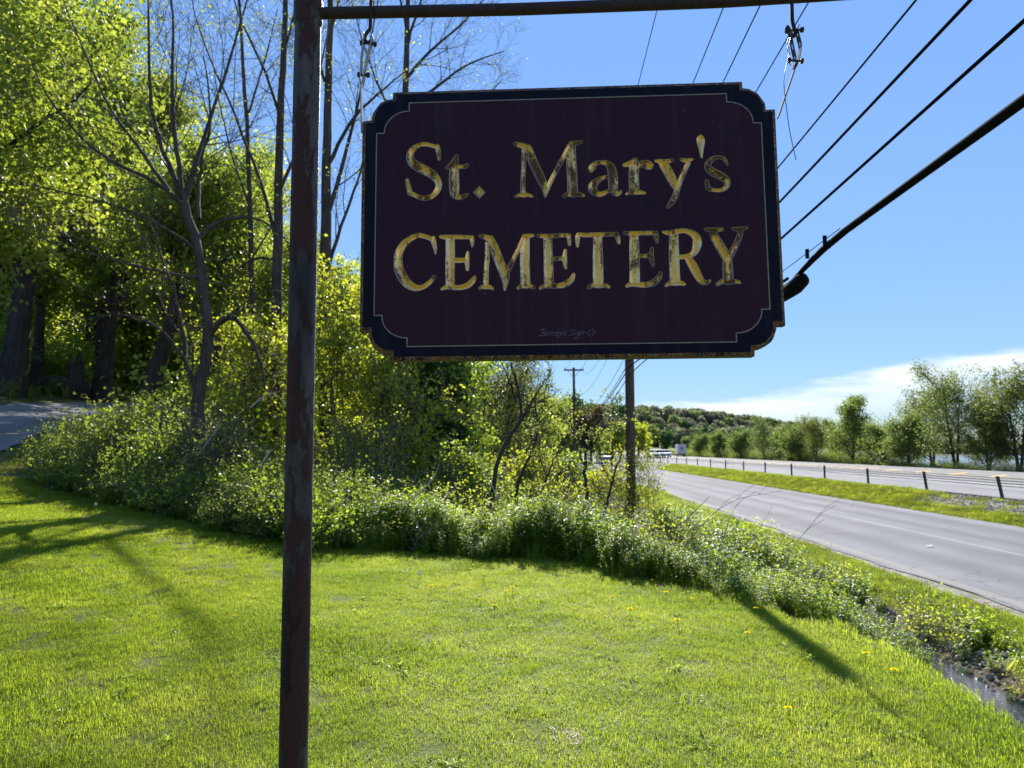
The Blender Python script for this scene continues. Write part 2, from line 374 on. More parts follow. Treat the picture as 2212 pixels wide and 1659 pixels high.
for sa in (25.6, 29.6):
    strip('centre_line', sa, sa+.14, .003, -20, 600, my, 2, parent=hw)
for k in range(16):
    y0 = 24+k*4.2; q = []
    for (sa, ya) in ((25.9, y0), (29.4, y0+3.6), (29.4, y0+4.15), (25.9, y0+.55)): q.append((sa+Cc(ya), ya, .003))
    mk('hatch_stripe', q, np.array([[0, 1, 2, 3]]), my, hw)
drvm = asphalt('driveway_asphalt', (.20, .197, .20), [(-.9, .4, .75), (.9, .4, .75)], [])
dy = lambda y: np.interp(y, DRV[:, 1], DRV[:, 0])
dr = tag(strip('driveway', -1.9, 1.9, lambda x, y: np.maximum(Hs(x, y), Hs(x+.6, y)*.5+Hs(x-.6, y)*.5)+.035, 2, 47, drvm, 9, yfun=dy, jag=.05, seed=6), kind='structure')
# stream and river
wm, nt, o = newmat('stream_water')
wn = noise(nt, 26, 4); princ(nt, o, (.03, .03, .028), .06, 0, 1., wn, .8, .03)
st = strip('stream', 3.1, 4.4, lambda x, y: -.615+.0*y, -6, 9.2, wm, 6); tag(st, kind='structure')
rm, nt, o = newmat('river_water'); wn = noise(nt, .8, 4); princ(nt, o, (.05, .09, .16), .12, 0, .8, wn, .4, .1)
rv = mk('river', [(75, 90, -2.6), (2400, 90, -2.6), (2400, 640, -2.6), (170, 640, -2.6)], np.array([[0, 1, 2, 3]]), rm); tag(rv, kind='structure')
# ------------------------------------------------------------------ sign post, board, hangers
SP = dict(c=(0.1604, 1.99836, 0.65452+EYE), yaw=-0.04579, tilt=0.01865, roll=0.00761)
def sign_frame():
    y, t, r = SP['yaw'], SP['tilt'], SP['roll']
    R0 = Vector((math.cos(y), math.sin(y), 0)); U0 = Vector((-math.sin(y)*math.sin(t), math.cos(y)*math.sin(t), math.cos(t)))
    R = R0*math.cos(r)+U0*math.sin(r); U = U0*math.cos(r)-R0*math.sin(r)
    Nn = U.cross(R)
    m = Matrix((R, Nn, U)).transposed().to_4x4(); m.translation = SP['c']; return m
MF = sign_frame()
YAWM = Matrix.Translation(SP['c']) @ Matrix.Rotation(SP['yaw'], 4, 'Z')       # upright frame of post, arm and hangers
def corner_outline(hw, hh, ix, iy, sx, sy, n=10):
    """half size, corner inset, step size: stepped convex corners, counter-clockwise from top right"""
    pts = []
    for qx, qy, rev in ((1, 1, 0), (-1, 1, 1), (-1, -1, 0), (1, -1, 1)):
        c = [(hw, hh-iy), (hw-sx, hh-iy)]
        for k in range(1, n):
            a = k/n*math.pi/2
            c.append((hw-ix+(ix-sx)*math.cos(a), hh-iy+(iy-sy)*math.sin(a)))
        c += [(hw-ix, hh-sy), (hw-ix, hh)]
        c = [(qx*x, qy*y) for x, y in c]
        pts += c[::-1] if rev else c
    return np.array(pts)
def inset(P, d):
    """shrink a ccw outline by d (miter)"""
    a = np.roll(P, 1, 0); b = np.roll(P, -1, 0)
    e1 = nrm(P-a); e2 = nrm(b-P); n1 = np.stack([-e1[:, 1], e1[:, 0]], 1); n2 = np.stack([-e2[:, 1], e2[:, 0]], 1)
    mm = nrm(n1+n2); k = np.clip((mm*n1).sum(1), .5, 1)
    return P+mm*(d/k)[:, None]
import mathutils
def fill(P):
    t = mathutils.geometry.tessellate_polygon([[Vector((x, y, 0)) for x, y in P]])
    return np.array([list(x) for x in t])
HW, HH = .600, .402
# materials of the board
m, nt, o = newmat('navy_board_paint'); n1 = noise(nt, 3, 5, mapscale=(6, 1, .8)); n2 = noise(nt, 40, 5)
cc = mixc(nt, mth(nt, 'MULTIPLY', mth(nt, 'GREATER_THAN', n1, .56), mth(nt, 'MULTIPLY', n2, .35)), (.0035, .0035, .012), (.02, .022, .034))
princ(nt, o, cc, .6, 0, .14, n2, .2, .002); M['navy'] = m
m, nt, o = newmat('maroon_panel_paint'); n1 = noise(nt, 1.6, 4); n2 = noise(nt, 120, 4)
cc = mixc(nt, n1, (.026, .007, .018), (.044, .011, .022)); st_n = noise(nt, 3, 5, mapscale=(9, 1, .5), rough=.6); cc = mixc(nt, mth(nt, 'MULTIPLY_ADD', st_n, 1.1, -.56, clamp=True), cc, (.075, .045, .06)); n5 = noise(nt, 7, 6, rough=.7); cc = mixc(nt, mth(nt, 'MULTIPLY_ADD', n5, 3., -1.75, clamp=True), cc, (.012, .006, .012))
cc = mixc(nt, mth(nt, 'MULTIPLY', mth(nt, 'GREATER_THAN', n2, .72), .5), cc, (.2, .18, .2))
princ(nt, o, cc, .6, 0, .13, noise(nt, 260, 3, mapscale=(1, 1, .2)), .12, .001); M['maroon'] = m
m, nt, o = newmat('weathered_board_edge'); n1 = noise(nt, 22, 5); n2 = noise(nt, 160, 3, rough=.8)
cc = ramp(nt, n1, [(.38, (.03, .02, .02)), (.47, (.20, .085, .025)), (.56, (.10, .05, .03)), (.66, (.02, .018, .03))])
cc = mixc(nt, mth(nt, 'GREATER_THAN', n2, .58), cc, (.30, .30, .24))
princ(nt, o, cc, .9, 0, .2, n2, .6, .004); M['edge'] = m
m, nt, o = newmat('board_back_and_underside'); n1 = noise(nt, 30, 4); princ(nt, o, mixc(nt, n1, (.09, .10, .05), (.16, .15, .09)), .9, 0, .2, n1, .3, .003); M['back'] = m
m, nt, o = newmat('pale_gold_line'); n1 = noise(nt, 60, 4); princ(nt, o, mixc(nt, n1, (.11, .085, .055), (.32, .28, .20)), .5, .2, .4); M['line'] = m
m, nt, o = newmat('worn_gold_leaf')
oi = nt.nodes.new('ShaderNodeObjectInfo'); tcn = nt.nodes.new('ShaderNodeTexCoord')
va = nt.nodes.new('ShaderNodeVectorMath'); va.operation = 'ADD'; nt.links.new(tcn.outputs['Object'], va.inputs[0])
cb = nt.nodes.new('ShaderNodeCombineXYZ'); nt.links.new(mth(nt, 'MULTIPLY', oi.outputs['Random'], 40.), cb.inputs[1]); nt.links.new(cb.outputs[0], va.inputs[1])
w1 = noise(nt, 24, 3, vec=va.outputs[0], mapscale=(1.3, 1, .45)); w2 = noise(nt, 110, 5, vec=va.outputs[0], rough=.75); w3 = noise(nt, 45, 4, vec=va.outputs[0])
wear = mth(nt, 'ADD', mth(nt, 'MULTIPLY', w1, .75), mth(nt, 'MULTIPLY', w2, .38))
ea = nt.nodes.new('ShaderNodeAttribute'); ea.attribute_name = 'edge'
wear = mth(nt, 'ADD', wear, mth(nt, 'MULTIPLY_ADD', mth(nt, 'POWER', ea.outputs['Fac'], 3.), .13, -.03))
wear = mth(nt, 'ADD', wear, mth(nt, 'MULTIPLY_ADD', oi.outputs['Random'], .10, -.04))
worn = mth(nt, 'MULTIPLY', mth(nt, 'SUBTRACT', wear, .56), 16., clamp=True)
gold = mixc(nt, w3, (.88, .47, .11), (1., .74, .34)); dk = mixc(nt, w2, (.05, .025, .016), (.22, .11, .045))
rimf = mth(nt, 'MULTIPLY', mth(nt, 'SUBTRACT', ea.outputs['Fac'], .76), 6., clamp=True)
princ(nt, o, mixc(nt, mth(nt, 'MULTIPLY', rimf, .55), mixc(nt, worn, gold, dk), (.62, .54, .38)), mth(nt, 'MULTIPLY_ADD', worn, .24, .22), mth(nt, 'MULTIPLY_ADD', worn, -.55, .9), .5, w2, .25, .002); M['gold'] = m
m, nt, o = newmat('rusting_post_paint'); n1 = noise(nt, 15, 6, mapscale=(1, 1, .28), rough=.7); n2 = noise(nt, 170, 4, rough=.8); n3 = noise(nt, 4, 5, mapscale=(1, 1, .25))
pc = ramp(nt, n3, [(.34, (.009, .008, .013)), (.45, (.035, .03, .03)), (.56, (.10, .085, .072)), (.68, (.012, .010, .016))])
rustf = mth(nt, 'MULTIPLY', mth(nt, 'SUBTRACT', mth(nt, 'ADD', mth(nt, 'MULTIPLY', n1, .85), mth(nt, 'MULTIPLY', n2, .15)), .49), 22., clamp=True)
rc = mixc(nt, n2, (.010, .005, .004), (.105, .032, .025))
princ(nt, o, mixc(nt, rustf, pc, rc), mth(nt, 'MULTIPLY_ADD', rustf, .15, .45), 0, .25, mth(nt, 'ADD', mth(nt, 'MULTIPLY', rustf, .5), mth(nt, 'MULTIPLY', n2, .8)), .9, .006); M['post'] = m
m, nt, o = newmat('rusty_dark_iron'); n1 = noise(nt, 90, 5, rough=.75); princ(nt, o, ramp(nt, n1, [(.35, (.012, .01, .012)), (.6, (.045, .02, .018)), (.75, (.10, .04, .025))]), .7, .1, .4, n1, .7, .004); M['iron'] = m

sg = empty('hanging_sign', SP['c'], 'dark maroon and navy board with gilded cemetery lettering hanging from the iron arm', 'sign'); sg.matrix_world = MF
O = corner_outline(HW, HH, .090, .086, .026, .019)
bv, th = .011, .044
rings = [(inset(O, bv), 0.0), (O, bv*.8), (O, th-.006), (inset(O, .006), th)]
n = len(O); V = np.vstack([np.column_stack([p[:, 0], np.full(n, y), p[:, 1]]) for p, y in rings])
# slightly ragged worn edge
rg = np.random.default_rng(5); V[n:2*n] += rg.normal(0, .0009, (n, 3))
i = np.arange(n); j = (i+1) % n
side = lambda a: np.stack([a*n+i, a*n+j, (a+1)*n+j, (a+1)*n+i], -1)
def orient(T, Vv, want):
    f = np.cross(Vv[T[:, 1]]-Vv[T[:, 0]], Vv[T[:, 2]]-Vv[T[:, 0]])[:, 1]; T = T.copy(); b = np.sign(f) != want; T[b] = T[b][:, ::-1]; return T
LO = corner_outline(.5575, .364, .0955, .091, .0225, .025)
Vr = np.vstack([V, np.column_stack([LO[:, 0], np.zeros(n), LO[:, 1]])])
mk('board', Vr, [np.stack([i, j, 4*n+j, 4*n+i], -1)[:, ::-1], side(0), np.vstack([side(1), side(2)]), orient(fill(rings[3][0])+3*n, V, 1)], [M['navy'], M['edge'], M['back'], M['back']], sg)
# maroon field and its line
LI = inset(LO, .0032); a_ = np.column_stack([LO[:, 0], np.full(n, -.0022), LO[:, 1]]); b_ = np.column_stack([LI[:, 0], np.full(n, -.0022), LI[:, 1]])
c_ = a_.copy(); c_[:, 1] = -.0008; d_ = b_.copy(); d_[:, 1] = -.0008
mk('border_line', np.vstack([a_, b_, c_, d_]), np.vstack([np.stack([i, j, n+j, n+i], -1), np.stack([2*n+i, 2*n+j, j, i], -1), np.stack([n+i, n+j, 3*n+j, 3*n+i], -1)]), M['line'], sg)
GL, MKS = json.loads('''[[["S",[[[-3768,2267,56],[-3848,2269,59],[-4007,2328,63],[-4199,2350,63],[-4374,2292,73],[-4524,2147,99],[-4566,1966,112],[-4505,1800,128],[-4353,1681,138],[-4130,1560,138],[-3907,1415,131],[-3755,1239,105],[-3723,1059,95],[-3801,881,88],[-3943,758,78],[-4124,710,73],[-4314,760,68],[-4457,836,68],[-4529,858,65]],[[-3768,2321,50],[-3748,2175,76],[-3722,2010,63],[-3712,1861,46]],[[-4655,1303,49],[-4602,1064,75],[-4544,818,72]]]],["t",[[[-3198,1995,43],[-3227,1766,89],[-3270,1570,138],[-3273,1260,150],[-3269,966,147],[-3248,803,124],[-3138,716,78],[-2988,745,68],[-2866,810,36]],[[-3211,1946,49],[-3345,1736,72],[-3511,1590,33]],[[-3511,1601,36],[-3274,1644,59],[-3084,1639,59],[-2942,1640,66],[-2866,1707,43]]]],[".",[[[-2540,1057,0],[-2344,846,0],[-2541,648,0],[-2737,855,0]]]],["M",[[[-1238,2106,72],[-1258,1616,65],[-1286,1128,68],[-1280,820,74]],[[-1511,683,39],[-1378,748,61],[-1265,738,71],[-1144,745,61],[-1004,687,39]],[[-1520,2298,59],[-1397,2255,76],[-1256,2205,99],[-1178,2154,108]],[[-1193,2220,102],[-1123,2087,128],[-947,1640,131],[-749,1195,127],[-650,917,97],[-642,667,36]],[[86,2201,75],[-123,1814,73],[-332,1429,68],[-524,1044,68],[-629,755,52]],[[125,2200,128],[118,1742,143],[133,1254,149],[141,785,148]],[[86,2247,75],[267,2258,72],[439,2297,43]],[[-132,666,45],[9,736,74],[140,720,84],[288,730,74],[473,680,45]]]],["a",[[[680,1386,49],[708,1491,110],[801,1618,81],[957,1661,62],[1128,1631,84],[1249,1501,120],[1294,1289,136],[1303,998,142],[1315,820,116],[1374,713,74],[1451,717,64],[1535,799,39]],[[1189,1246,36],[1026,1207,55],[861,1114,91],[735,996,123],[715,875,129],[800,756,97],[930,711,77],[1078,759,64],[1203,823,48]]]],["r",[[[1967,1735,81],[1911,1554,136],[1895,1167,145],[1897,828,148]],[[1614,1562,58],[1754,1588,78],[1910,1644,91]],[[1655,689,29],[1780,741,61],[1903,744,74],[2072,740,64],[2218,714,39]],[[2001,1423,39],[2062,1526,78],[2172,1588,107],[2294,1552,136],[2385,1493,116],[2419,1468,65]]]],["y",[[[2652,1648,81],[2764,1532,136],[2910,1254,139],[3040,976,129],[3104,830,96]],[[2517,1665,39],[2683,1644,71],[2868,1642,68],[3015,1671,52]],[[3460,1611,71],[3352,1371,71],[3211,1053,74],[3111,814,87],[3055,623,86],[2954,434,83],[2826,261,38]],[[3236,1697,49],[3392,1648,68],[3581,1685,36]]]],["\\u0027",[[[3832,2379,65],[3825,2274,120],[3831,2135,104],[3833,1957,68],[3834,1722,26]]]],["s",[[[4475,1680,52],[4331,1721,52],[4161,1694,65],[4026,1563,87],[4006,1435,103],[4094,1316,119],[4266,1219,119],[4430,1115,116],[4529,1003,99],[4512,859,80],[4394,763,61],[4233,745,54],[4081,771,61],[3990,792,67]],[[4459,1681,55],[4524,1582,52],[4548,1482,26]],[[3942,1063,39],[3968,921,67],[3990,773,64]]]],["C",[[[-3906,-508,67],[-4087,-435,67],[-4292,-387,72],[-4511,-471,88],[-4715,-627,104],[-4851,-849,120],[-4883,-1072,128],[-4861,-1344,140],[-4765,-1585,146],[-4625,-1778,136],[-4468,-1892,114],[-4296,-1936,85],[-4109,-1883,73],[-3938,-1743,67],[-3817,-1595,54]],[[-3870,-436,48],[-3863,-581,77],[-3825,-758,61],[-3802,-954,26]]]],["E",[[[-3381,-479,132],[-3382,-1071,137],[-3385,-1706,136],[-3377,-1912,139]],[[-3679,-437,48],[-3491,-457,72],[-3146,-460,67],[-2896,-473,67],[-2755,-489,58]],[[-2740,-445,40],[-2752,-573,64],[-2752,-764,29]],[[-3301,-1144,76],[-3098,-1148,76],[-2943,-1143,70]],[[-2872,-890,38],[-2888,-1049,61],[-2899,-1168,70],[-2893,-1319,60],[-2888,-1446,44]],[[-3633,-1986,39],[-3501,-1928,63],[-3299,-1937,76],[-3066,-1938,76],[-2865,-1874,87],[-2725,-1734,79],[-2671,-1621,38]]]],["M",[[[-2311,-630,70],[-2320,-1092,70],[-2353,-1567,73],[-2360,-1899,79]],[[-2544,-430,48],[-2412,-471,70],[-2272,-519,93]],[[-2248,-487,99],[-2125,-793,131],[-1964,-1226,136],[-1834,-1561,139],[-1804,-1767,104],[-1826,-2050,25]],[[-2555,-1997,39],[-2462,-1939,60],[-2354,-1941,72],[-2245,-1943,60],[-2153,-2005,38]],[[-1270,-524,70],[-1443,-887,67],[-1616,-1249,67],[-1765,-1578,70],[-1829,-1861,60]],[[-1211,-526,108],[-1245,-955,137],[-1243,-1430,139],[-1235,-1888,142]],[[-1300,-476,54],[-1176,-472,64],[-987,-460,45]],[[-1464,-2000,44],[-1343,-1928,66],[-1235,-1935,75],[-1112,-1932,66],[-975,-2002,44]]]],["E",[[[-588,-523,124],[-580,-1127,133],[-572,-1758,138],[-574,-1923,138]],[[-897,-468,45],[-727,-488,67],[-479,-493,67],[-216,-475,64],[15,-480,57]],[[34,-438,38],[21,-600,64],[34,-775,38]],[[-519,-1160,60],[-334,-1156,60],[-149,-1155,66]],[[-91,-891,38],[-113,-1041,63],[-118,-1168,70],[-105,-1294,60],[-83,-1453,41]],[[-836,-2017,44],[-713,-1947,66],[-528,-1941,72],[-298,-1944,75],[-83,-1890,91],[72,-1755,82],[144,-1599,41]]]],["T",[[[831,-522,127],[826,-1155,145],[821,-1784,149],[821,-1925,144]],[[278,-449,54],[462,-482,67],[755,-480,72],[1062,-479,67],[1293,-476,67],[1369,-486,60]],[[278,-430,48],[260,-573,70],[248,-827,38]],[[1370,-438,48],[1398,-581,70],[1433,-757,38]],[[519,-2026,44],[665,-1949,70],[825,-1960,78],[986,-1955,70],[1137,-2009,44]]]],["E",[[[1859,-543,129],[1855,-1060,143],[1850,-1610,146],[1838,-1883,149]],[[1567,-435,44],[1745,-467,70],[2066,-464,65],[2316,-461,67],[2476,-473,63]],[[2481,-418,44],[2483,-594,66],[2507,-760,33]],[[1924,-1135,59],[2102,-1129,59],[2262,-1123,70]],[[2358,-877,40],[2339,-1033,66],[2327,-1143,73],[2346,-1290,60],[2369,-1437,38]],[[1601,-1994,46],[1726,-1940,69],[1939,-1949,76],[2169,-1959,82],[2383,-1893,95],[2528,-1750,82],[2577,-1596,38]]]],["R",[[[2974,-475,129],[2964,-1082,143],[2965,-1631,146],[2974,-1886,149]],[[2664,-440,33],[2814,-468,70],[2992,-475,81]],[[2993,-448,81],[3278,-421,70],[3488,-495,96],[3611,-636,125],[3627,-784,129],[3578,-966,110],[3449,-1125,82],[3253,-1171,70],[3023,-1175,64]],[[3341,-1200,92],[3458,-1394,124],[3573,-1643,124],[3689,-1854,102],[3800,-1934,73],[3955,-1868,36]],[[2706,-1999,45],[2841,-1924,76],[2973,-1919,84],[3106,-1921,76],[3245,-1967,44]]]],["Y",[[[4055,-498,96],[4170,-722,132],[4318,-1000,135],[4433,-1222,131]],[[4443,-1185,124],[4446,-1568,146],[4443,-1859,145]],[[4854,-479,74],[4771,-698,84],[4617,-1006,91],[4494,-1223,91]],[[3846,-389,44],[4058,-416,74],[4199,-413,70],[4350,-394,52]],[[4616,-382,44],[4818,-410,70],[5057,-364,29]],[[4122,-1994,51],[4284,-1899,76],[4449,-1922,87],[4616,-1906,69],[4772,-1941,47]]]]],[[[-877,-3369],[-818,-3353],[-747,-3197]],[[-844,-3223],[-788,-3182],[-697,-3183],[-674,-3221],[-725,-3271],[-789,-3280],[-726,-3290],[-712,-3336],[-763,-3373],[-868,-3369]],[[-606,-3268],[-661,-3282],[-699,-3327],[-690,-3355],[-644,-3328],[-606,-3268],[-635,-3328],[-639,-3361]],[[-565,-3264],[-598,-3361]],[[-579,-3301],[-533,-3270],[-510,-3279]],[[-478,-3266],[-525,-3367]],[[-497,-3303],[-442,-3271],[-424,-3290],[-461,-3368]],[[-383,-3323],[-333,-3314],[-305,-3287],[-341,-3263],[-383,-3314],[-393,-3360],[-352,-3370],[-315,-3352]],[[-268,-3264],[-278,-3306],[-251,-3325],[-214,-3298]],[[-204,-3251],[-251,-3343],[-325,-3407],[-362,-3467]],[[-99,-3262],[-150,-3266],[-177,-3289],[-123,-3327],[-133,-3359],[-215,-3362]],[[125,-3238],[116,-3210],[52,-3218],[15,-3255],[60,-3292],[96,-3321],[59,-3362],[-23,-3365],[-18,-3328]],[[165,-3280],[132,-3368]],[[189,-3229],[196,-3220]],[[279,-3268],[233,-3277],[201,-3332],[214,-3364],[251,-3332],[284,-3268],[250,-3369],[194,-3461],[130,-3465],[122,-3414]],[[334,-3264],[296,-3365]],[[315,-3306],[379,-3265],[406,-3275],[369,-3343],[387,-3367]],[[644,-3246],[667,-3204],[599,-3208],[515,-3281],[487,-3336],[523,-3369],[596,-3351]],[[716,-3261],[661,-3283],[633,-3338],[659,-3362],[706,-3330],[725,-3275],[707,-3256]]]]''')
def catmull(P, sub=5):
    P = np.asarray(P, float)
    if len(P) < 3:
        t = np.linspace(0, 1, sub+1)[:, None]; return P[0]*(1-t)+P[1]*t
    Q = np.vstack([2*P[0]-P[1], P, 2*P[-1]-P[-2]]); out = []
    for k in range(1, len(Q)-2):
        t = (np.arange(sub)/sub)[:, None]; p0, p1, p2, p3 = Q[k-1:k+3]
        out.append(.5*((2*p1)+(p2-p0)*t+(2*p0-5*p1+4*p2-p3)*t**2+(3*p1-p0-3*p2+p3)*t**3))
    return np.vstack(out+[P[-1:]])
Z0, SL, RIM = -.0012, .72, .002
def cutter(strokes):
    """closed V shaped prisms of one incised letter"""
    mb = MB()
    for s in strokes:
        s = np.array(s, float)/1e4
        if s[0, 2] == 0:      # lozenge full stop: four facets meeting in a point
            c = s[:, :2].mean(0); o_ = c+(s[:, :2]-c)*1.14; v = [(x, Z0-RIM, y) for x, y in o_]+[(c[0], Z0+.0085, c[1])]
            mb.add(v, [[0, 1, 2, 3]], [[(k+1) % 4, k, 4] for k in range(4)]); continue
        p = catmull(s, 4); k = len(p); T = nrm(np.gradient(p[:, :2], axis=0)); nn = np.stack([-T[:, 1], T[:, 0]], 1); w = np.maximum(p[:, 2:3], .0012); g = RIM/SL
        Lf = p[:, :2]+nn*(w+g); Rt = p[:, :2]-nn*(w+g); ct = p[:, :2]; h = w[:, 0]*SL
        e = np.array([p[0, :2]-T[0]*(w[0]*.55+g), p[-1, :2]+T[-1]*(w[-1]*.55+g)])
        f = lambda q, y: np.column_stack([q[:, 0], np.broadcast_to(y, (len(q),)), q[:, 1]])
        V = np.vstack([f(Lf, Z0-RIM), f(ct, Z0+h), f(Rt, Z0-RIM), f(e, Z0-RIM)]); a = np.arange(k-1)
        q = np.vstack([np.stack([a, a+1, k+a+1, k+a], -1), np.stack([k+a, k+a+1, 2*k+a+1, 2*k+a], -1), np.stack([2*k+a, 2*k+a+1, a+1, a], -1)])
        t = [[0, k, 3*k], [k, 2*k, 3*k], [2*k, 0, 3*k], [2*k-1, k-1, 3*k+1], [3*k-1, 2*k-1, 3*k+1], [k-1, 3*k-1, 3*k+1]]
        mb.add(V, q, t)
    return mb
Vs, Qs, Ts, iq, it, off = [], [], [], [], [], 0
for li, (ch, st_) in enumerate(GL):
    c_ = cutter(st_)
    Vs.append(np.vstack(c_.V)); q_ = np.vstack(c_.Q)+off; t_ = np.vstack(c_.T)+off; off += c_.n
    Qs.append(q_); Ts.append(t_); iq += [li+1]*len(q_); it += [li+1]*len(t_)
slots = [M['maroon']]+[M['gold']]*len(GL)
cut = mk('letter_cutter', np.vstack(Vs), [np.vstack(Qs), np.vstack(Ts)], M['gold'])
for _ in range(len(GL)): cut.data.materials.append(M['gold'])
cut.data.polygons.foreach_set('material_index', np.array(iq+it, np.int32))
import bmesh
bm = bmesh.new(); bm.from_mesh(cut.data); bmesh.ops.recalc_face_normals(bm, faces=bm.faces); bm.to_mesh(cut.data); bm.free()
Lc = np.column_stack([LO[:, 0], np.full(n, Z0), LO[:, 1]]); Lb = Lc.copy(); Lb[:, 1] = .019
slab = mk('slab', np.vstack([Lc, Lb]), [np.arange(n)[None, :], np.stack([i, j, n+j, n+i], -1), (np.arange(n)[::-1]+n)[None, :]], M['maroon'])
bm = bmesh.new(); bm.from_mesh(slab.data); bmesh.ops.recalc_face_normals(bm, faces=bm.faces); bm.to_mesh(slab.data); bm.free()
for _ in range(len(GL)): slab.data.materials.append(M['gold'])
md = slab.modifiers.new('carve', 'BOOLEAN'); md.operation = 'DIFFERENCE'; md.object = cut; md.solver = 'EXACT'; md.use_self = True
bpy.context.view_layer.update()
dg = bpy.context.evaluated_depsgraph_get(); me = bpy.data.meshes.new_from_object(slab.evaluated_get(dg))
me.calc_loop_triangles()
nt_ = len(me.loop_triangles); T_ = np.empty(nt_*3, np.int32); me.loop_triangles.foreach_get('vertices', T_); T_ = T_.reshape(-1, 3)
pi = np.empty(nt_, np.int32); me.loop_triangles.foreach_get('polygon_index', pi); mi = np.empty(len(me.polygons), np.int32); me.polygons.foreach_get('material_index', mi); mi = mi[pi]
V_ = np.empty(len(me.vertices)*3, np.float32); me.vertices.foreach_get('co', V_); V_ = V_.reshape(-1, 3)
bpy.data.objects.remove(cut); bpy.data.objects.remove(slab)
print('carved', nt_, np.bincount(mi))
def piece(name, sel, mat):
    t = T_[sel]; u, inv = np.unique(t, return_inverse=True); v = V_[u]
    return mk(name, v, inv.reshape(-1, 3), mat, sg, attrs=dict(edge=np.clip(1-(v[:, 1]-Z0)/.006, 0, 1)))
piece('maroon_field', mi == 0, M['maroon'])
for li in range(len(GL)): piece('letter', mi == li+1, M['gold'])
mb = MB()
for s in MKS:
    p = catmull(np.array(s, float)/1e4, 3); T = nrm(np.gradient(p, axis=0)); nn = np.stack([-T[:, 1], T[:, 0]], 1)*.00055; k = len(p); a = np.arange(k-1)
    V = np.vstack([np.column_stack([(p+q)[:, 0], np.full(k, y), (p+q)[:, 1]]) for q, y in ((nn, -.0018), (-nn, -.0018), (nn, -.001), (-nn, -.001))])
    mb.add(V, np.vstack([np.stack([a, a+1, k+a+1, k+a], -1), np.stack([2*k+a, 2*k+a+1, a+1, a], -1), np.stack([k+a, k+a+1, 3*k+a+1, 3*k+a], -1)]))
m, nt, o = newmat('faint_signature_paint'); princ(nt, o, (.16, .14, .16), .5, 0, .3); mb.build('maker_signature', m, sg)

# ---- post with arm (upright frame: u along the arm, z up, relative to board centre)
pst = empty('sign_post', (0, 0, 0), 'tall rusting round iron post carrying the arm of the cemetery sign', 'post'); pst.matrix_world = YAWM
zg = float(Hs(-.617, 2.03))-(EYE+.6545)
PU = -.768; zz = np.linspace(zg-.3, 1.9, 40)
rr_ = .0385+np.random.default_rng(2).normal(0, .00025, 40)
MB().tube(np.column_stack([PU-.0068*(zz-.3), np.full(40, 0.0), zz]), rr_, 40).build('pole', M['post'], pst, True)
MB().tube([(PU-.0068*.34, 0, .60), (PU-.0068*.36, 0, .612), (PU-.0068*.36, 0, .68), (PU-.0068*.38, 0, .692)], [.0385, .0425, .0425, .0385], 40).build('collar', M['post'], pst, True)
au = np.linspace(PU+.03, .92, 24)
MB().tube(np.column_stack([au, np.zeros(24), .0+np.interp(au, [-.74, -.137, .446, .74, .92], [.6415, .6365, .6425, .6535, .661])]), .0172, 20).build('arm', M['iron'], pst, True)
wb = np.linspace(0, 2*np.pi, 20); MB().tube(np.column_stack([np.full(20, PU+.0435), .019*np.cos(wb), .6412+.019*np.sin(wb)]), .006+.002*np.sin(5*wb), 8, False).build('weld_bead', M['iron'], pst, True)
ra = np.linspace(0, 2*np.pi, 64); MB().tube(np.column_stack([-.323+.262*np.cos(ra), np.zeros(64), .6575+.262+.0085+.262*np.sin(ra)]), .0085, 10, False).build('scroll_ring', M['iron'], pst, True)
brace = np.array([(PU+.03, 0, 1.32), (-.45, 0, 1.22), (.1, 0, 1.0), (.55, 0, .78), (.90, 0, .66)])
MB().tube(catmull(brace, 8), .009, 10).build('stay_rod', M['iron'], pst, True)
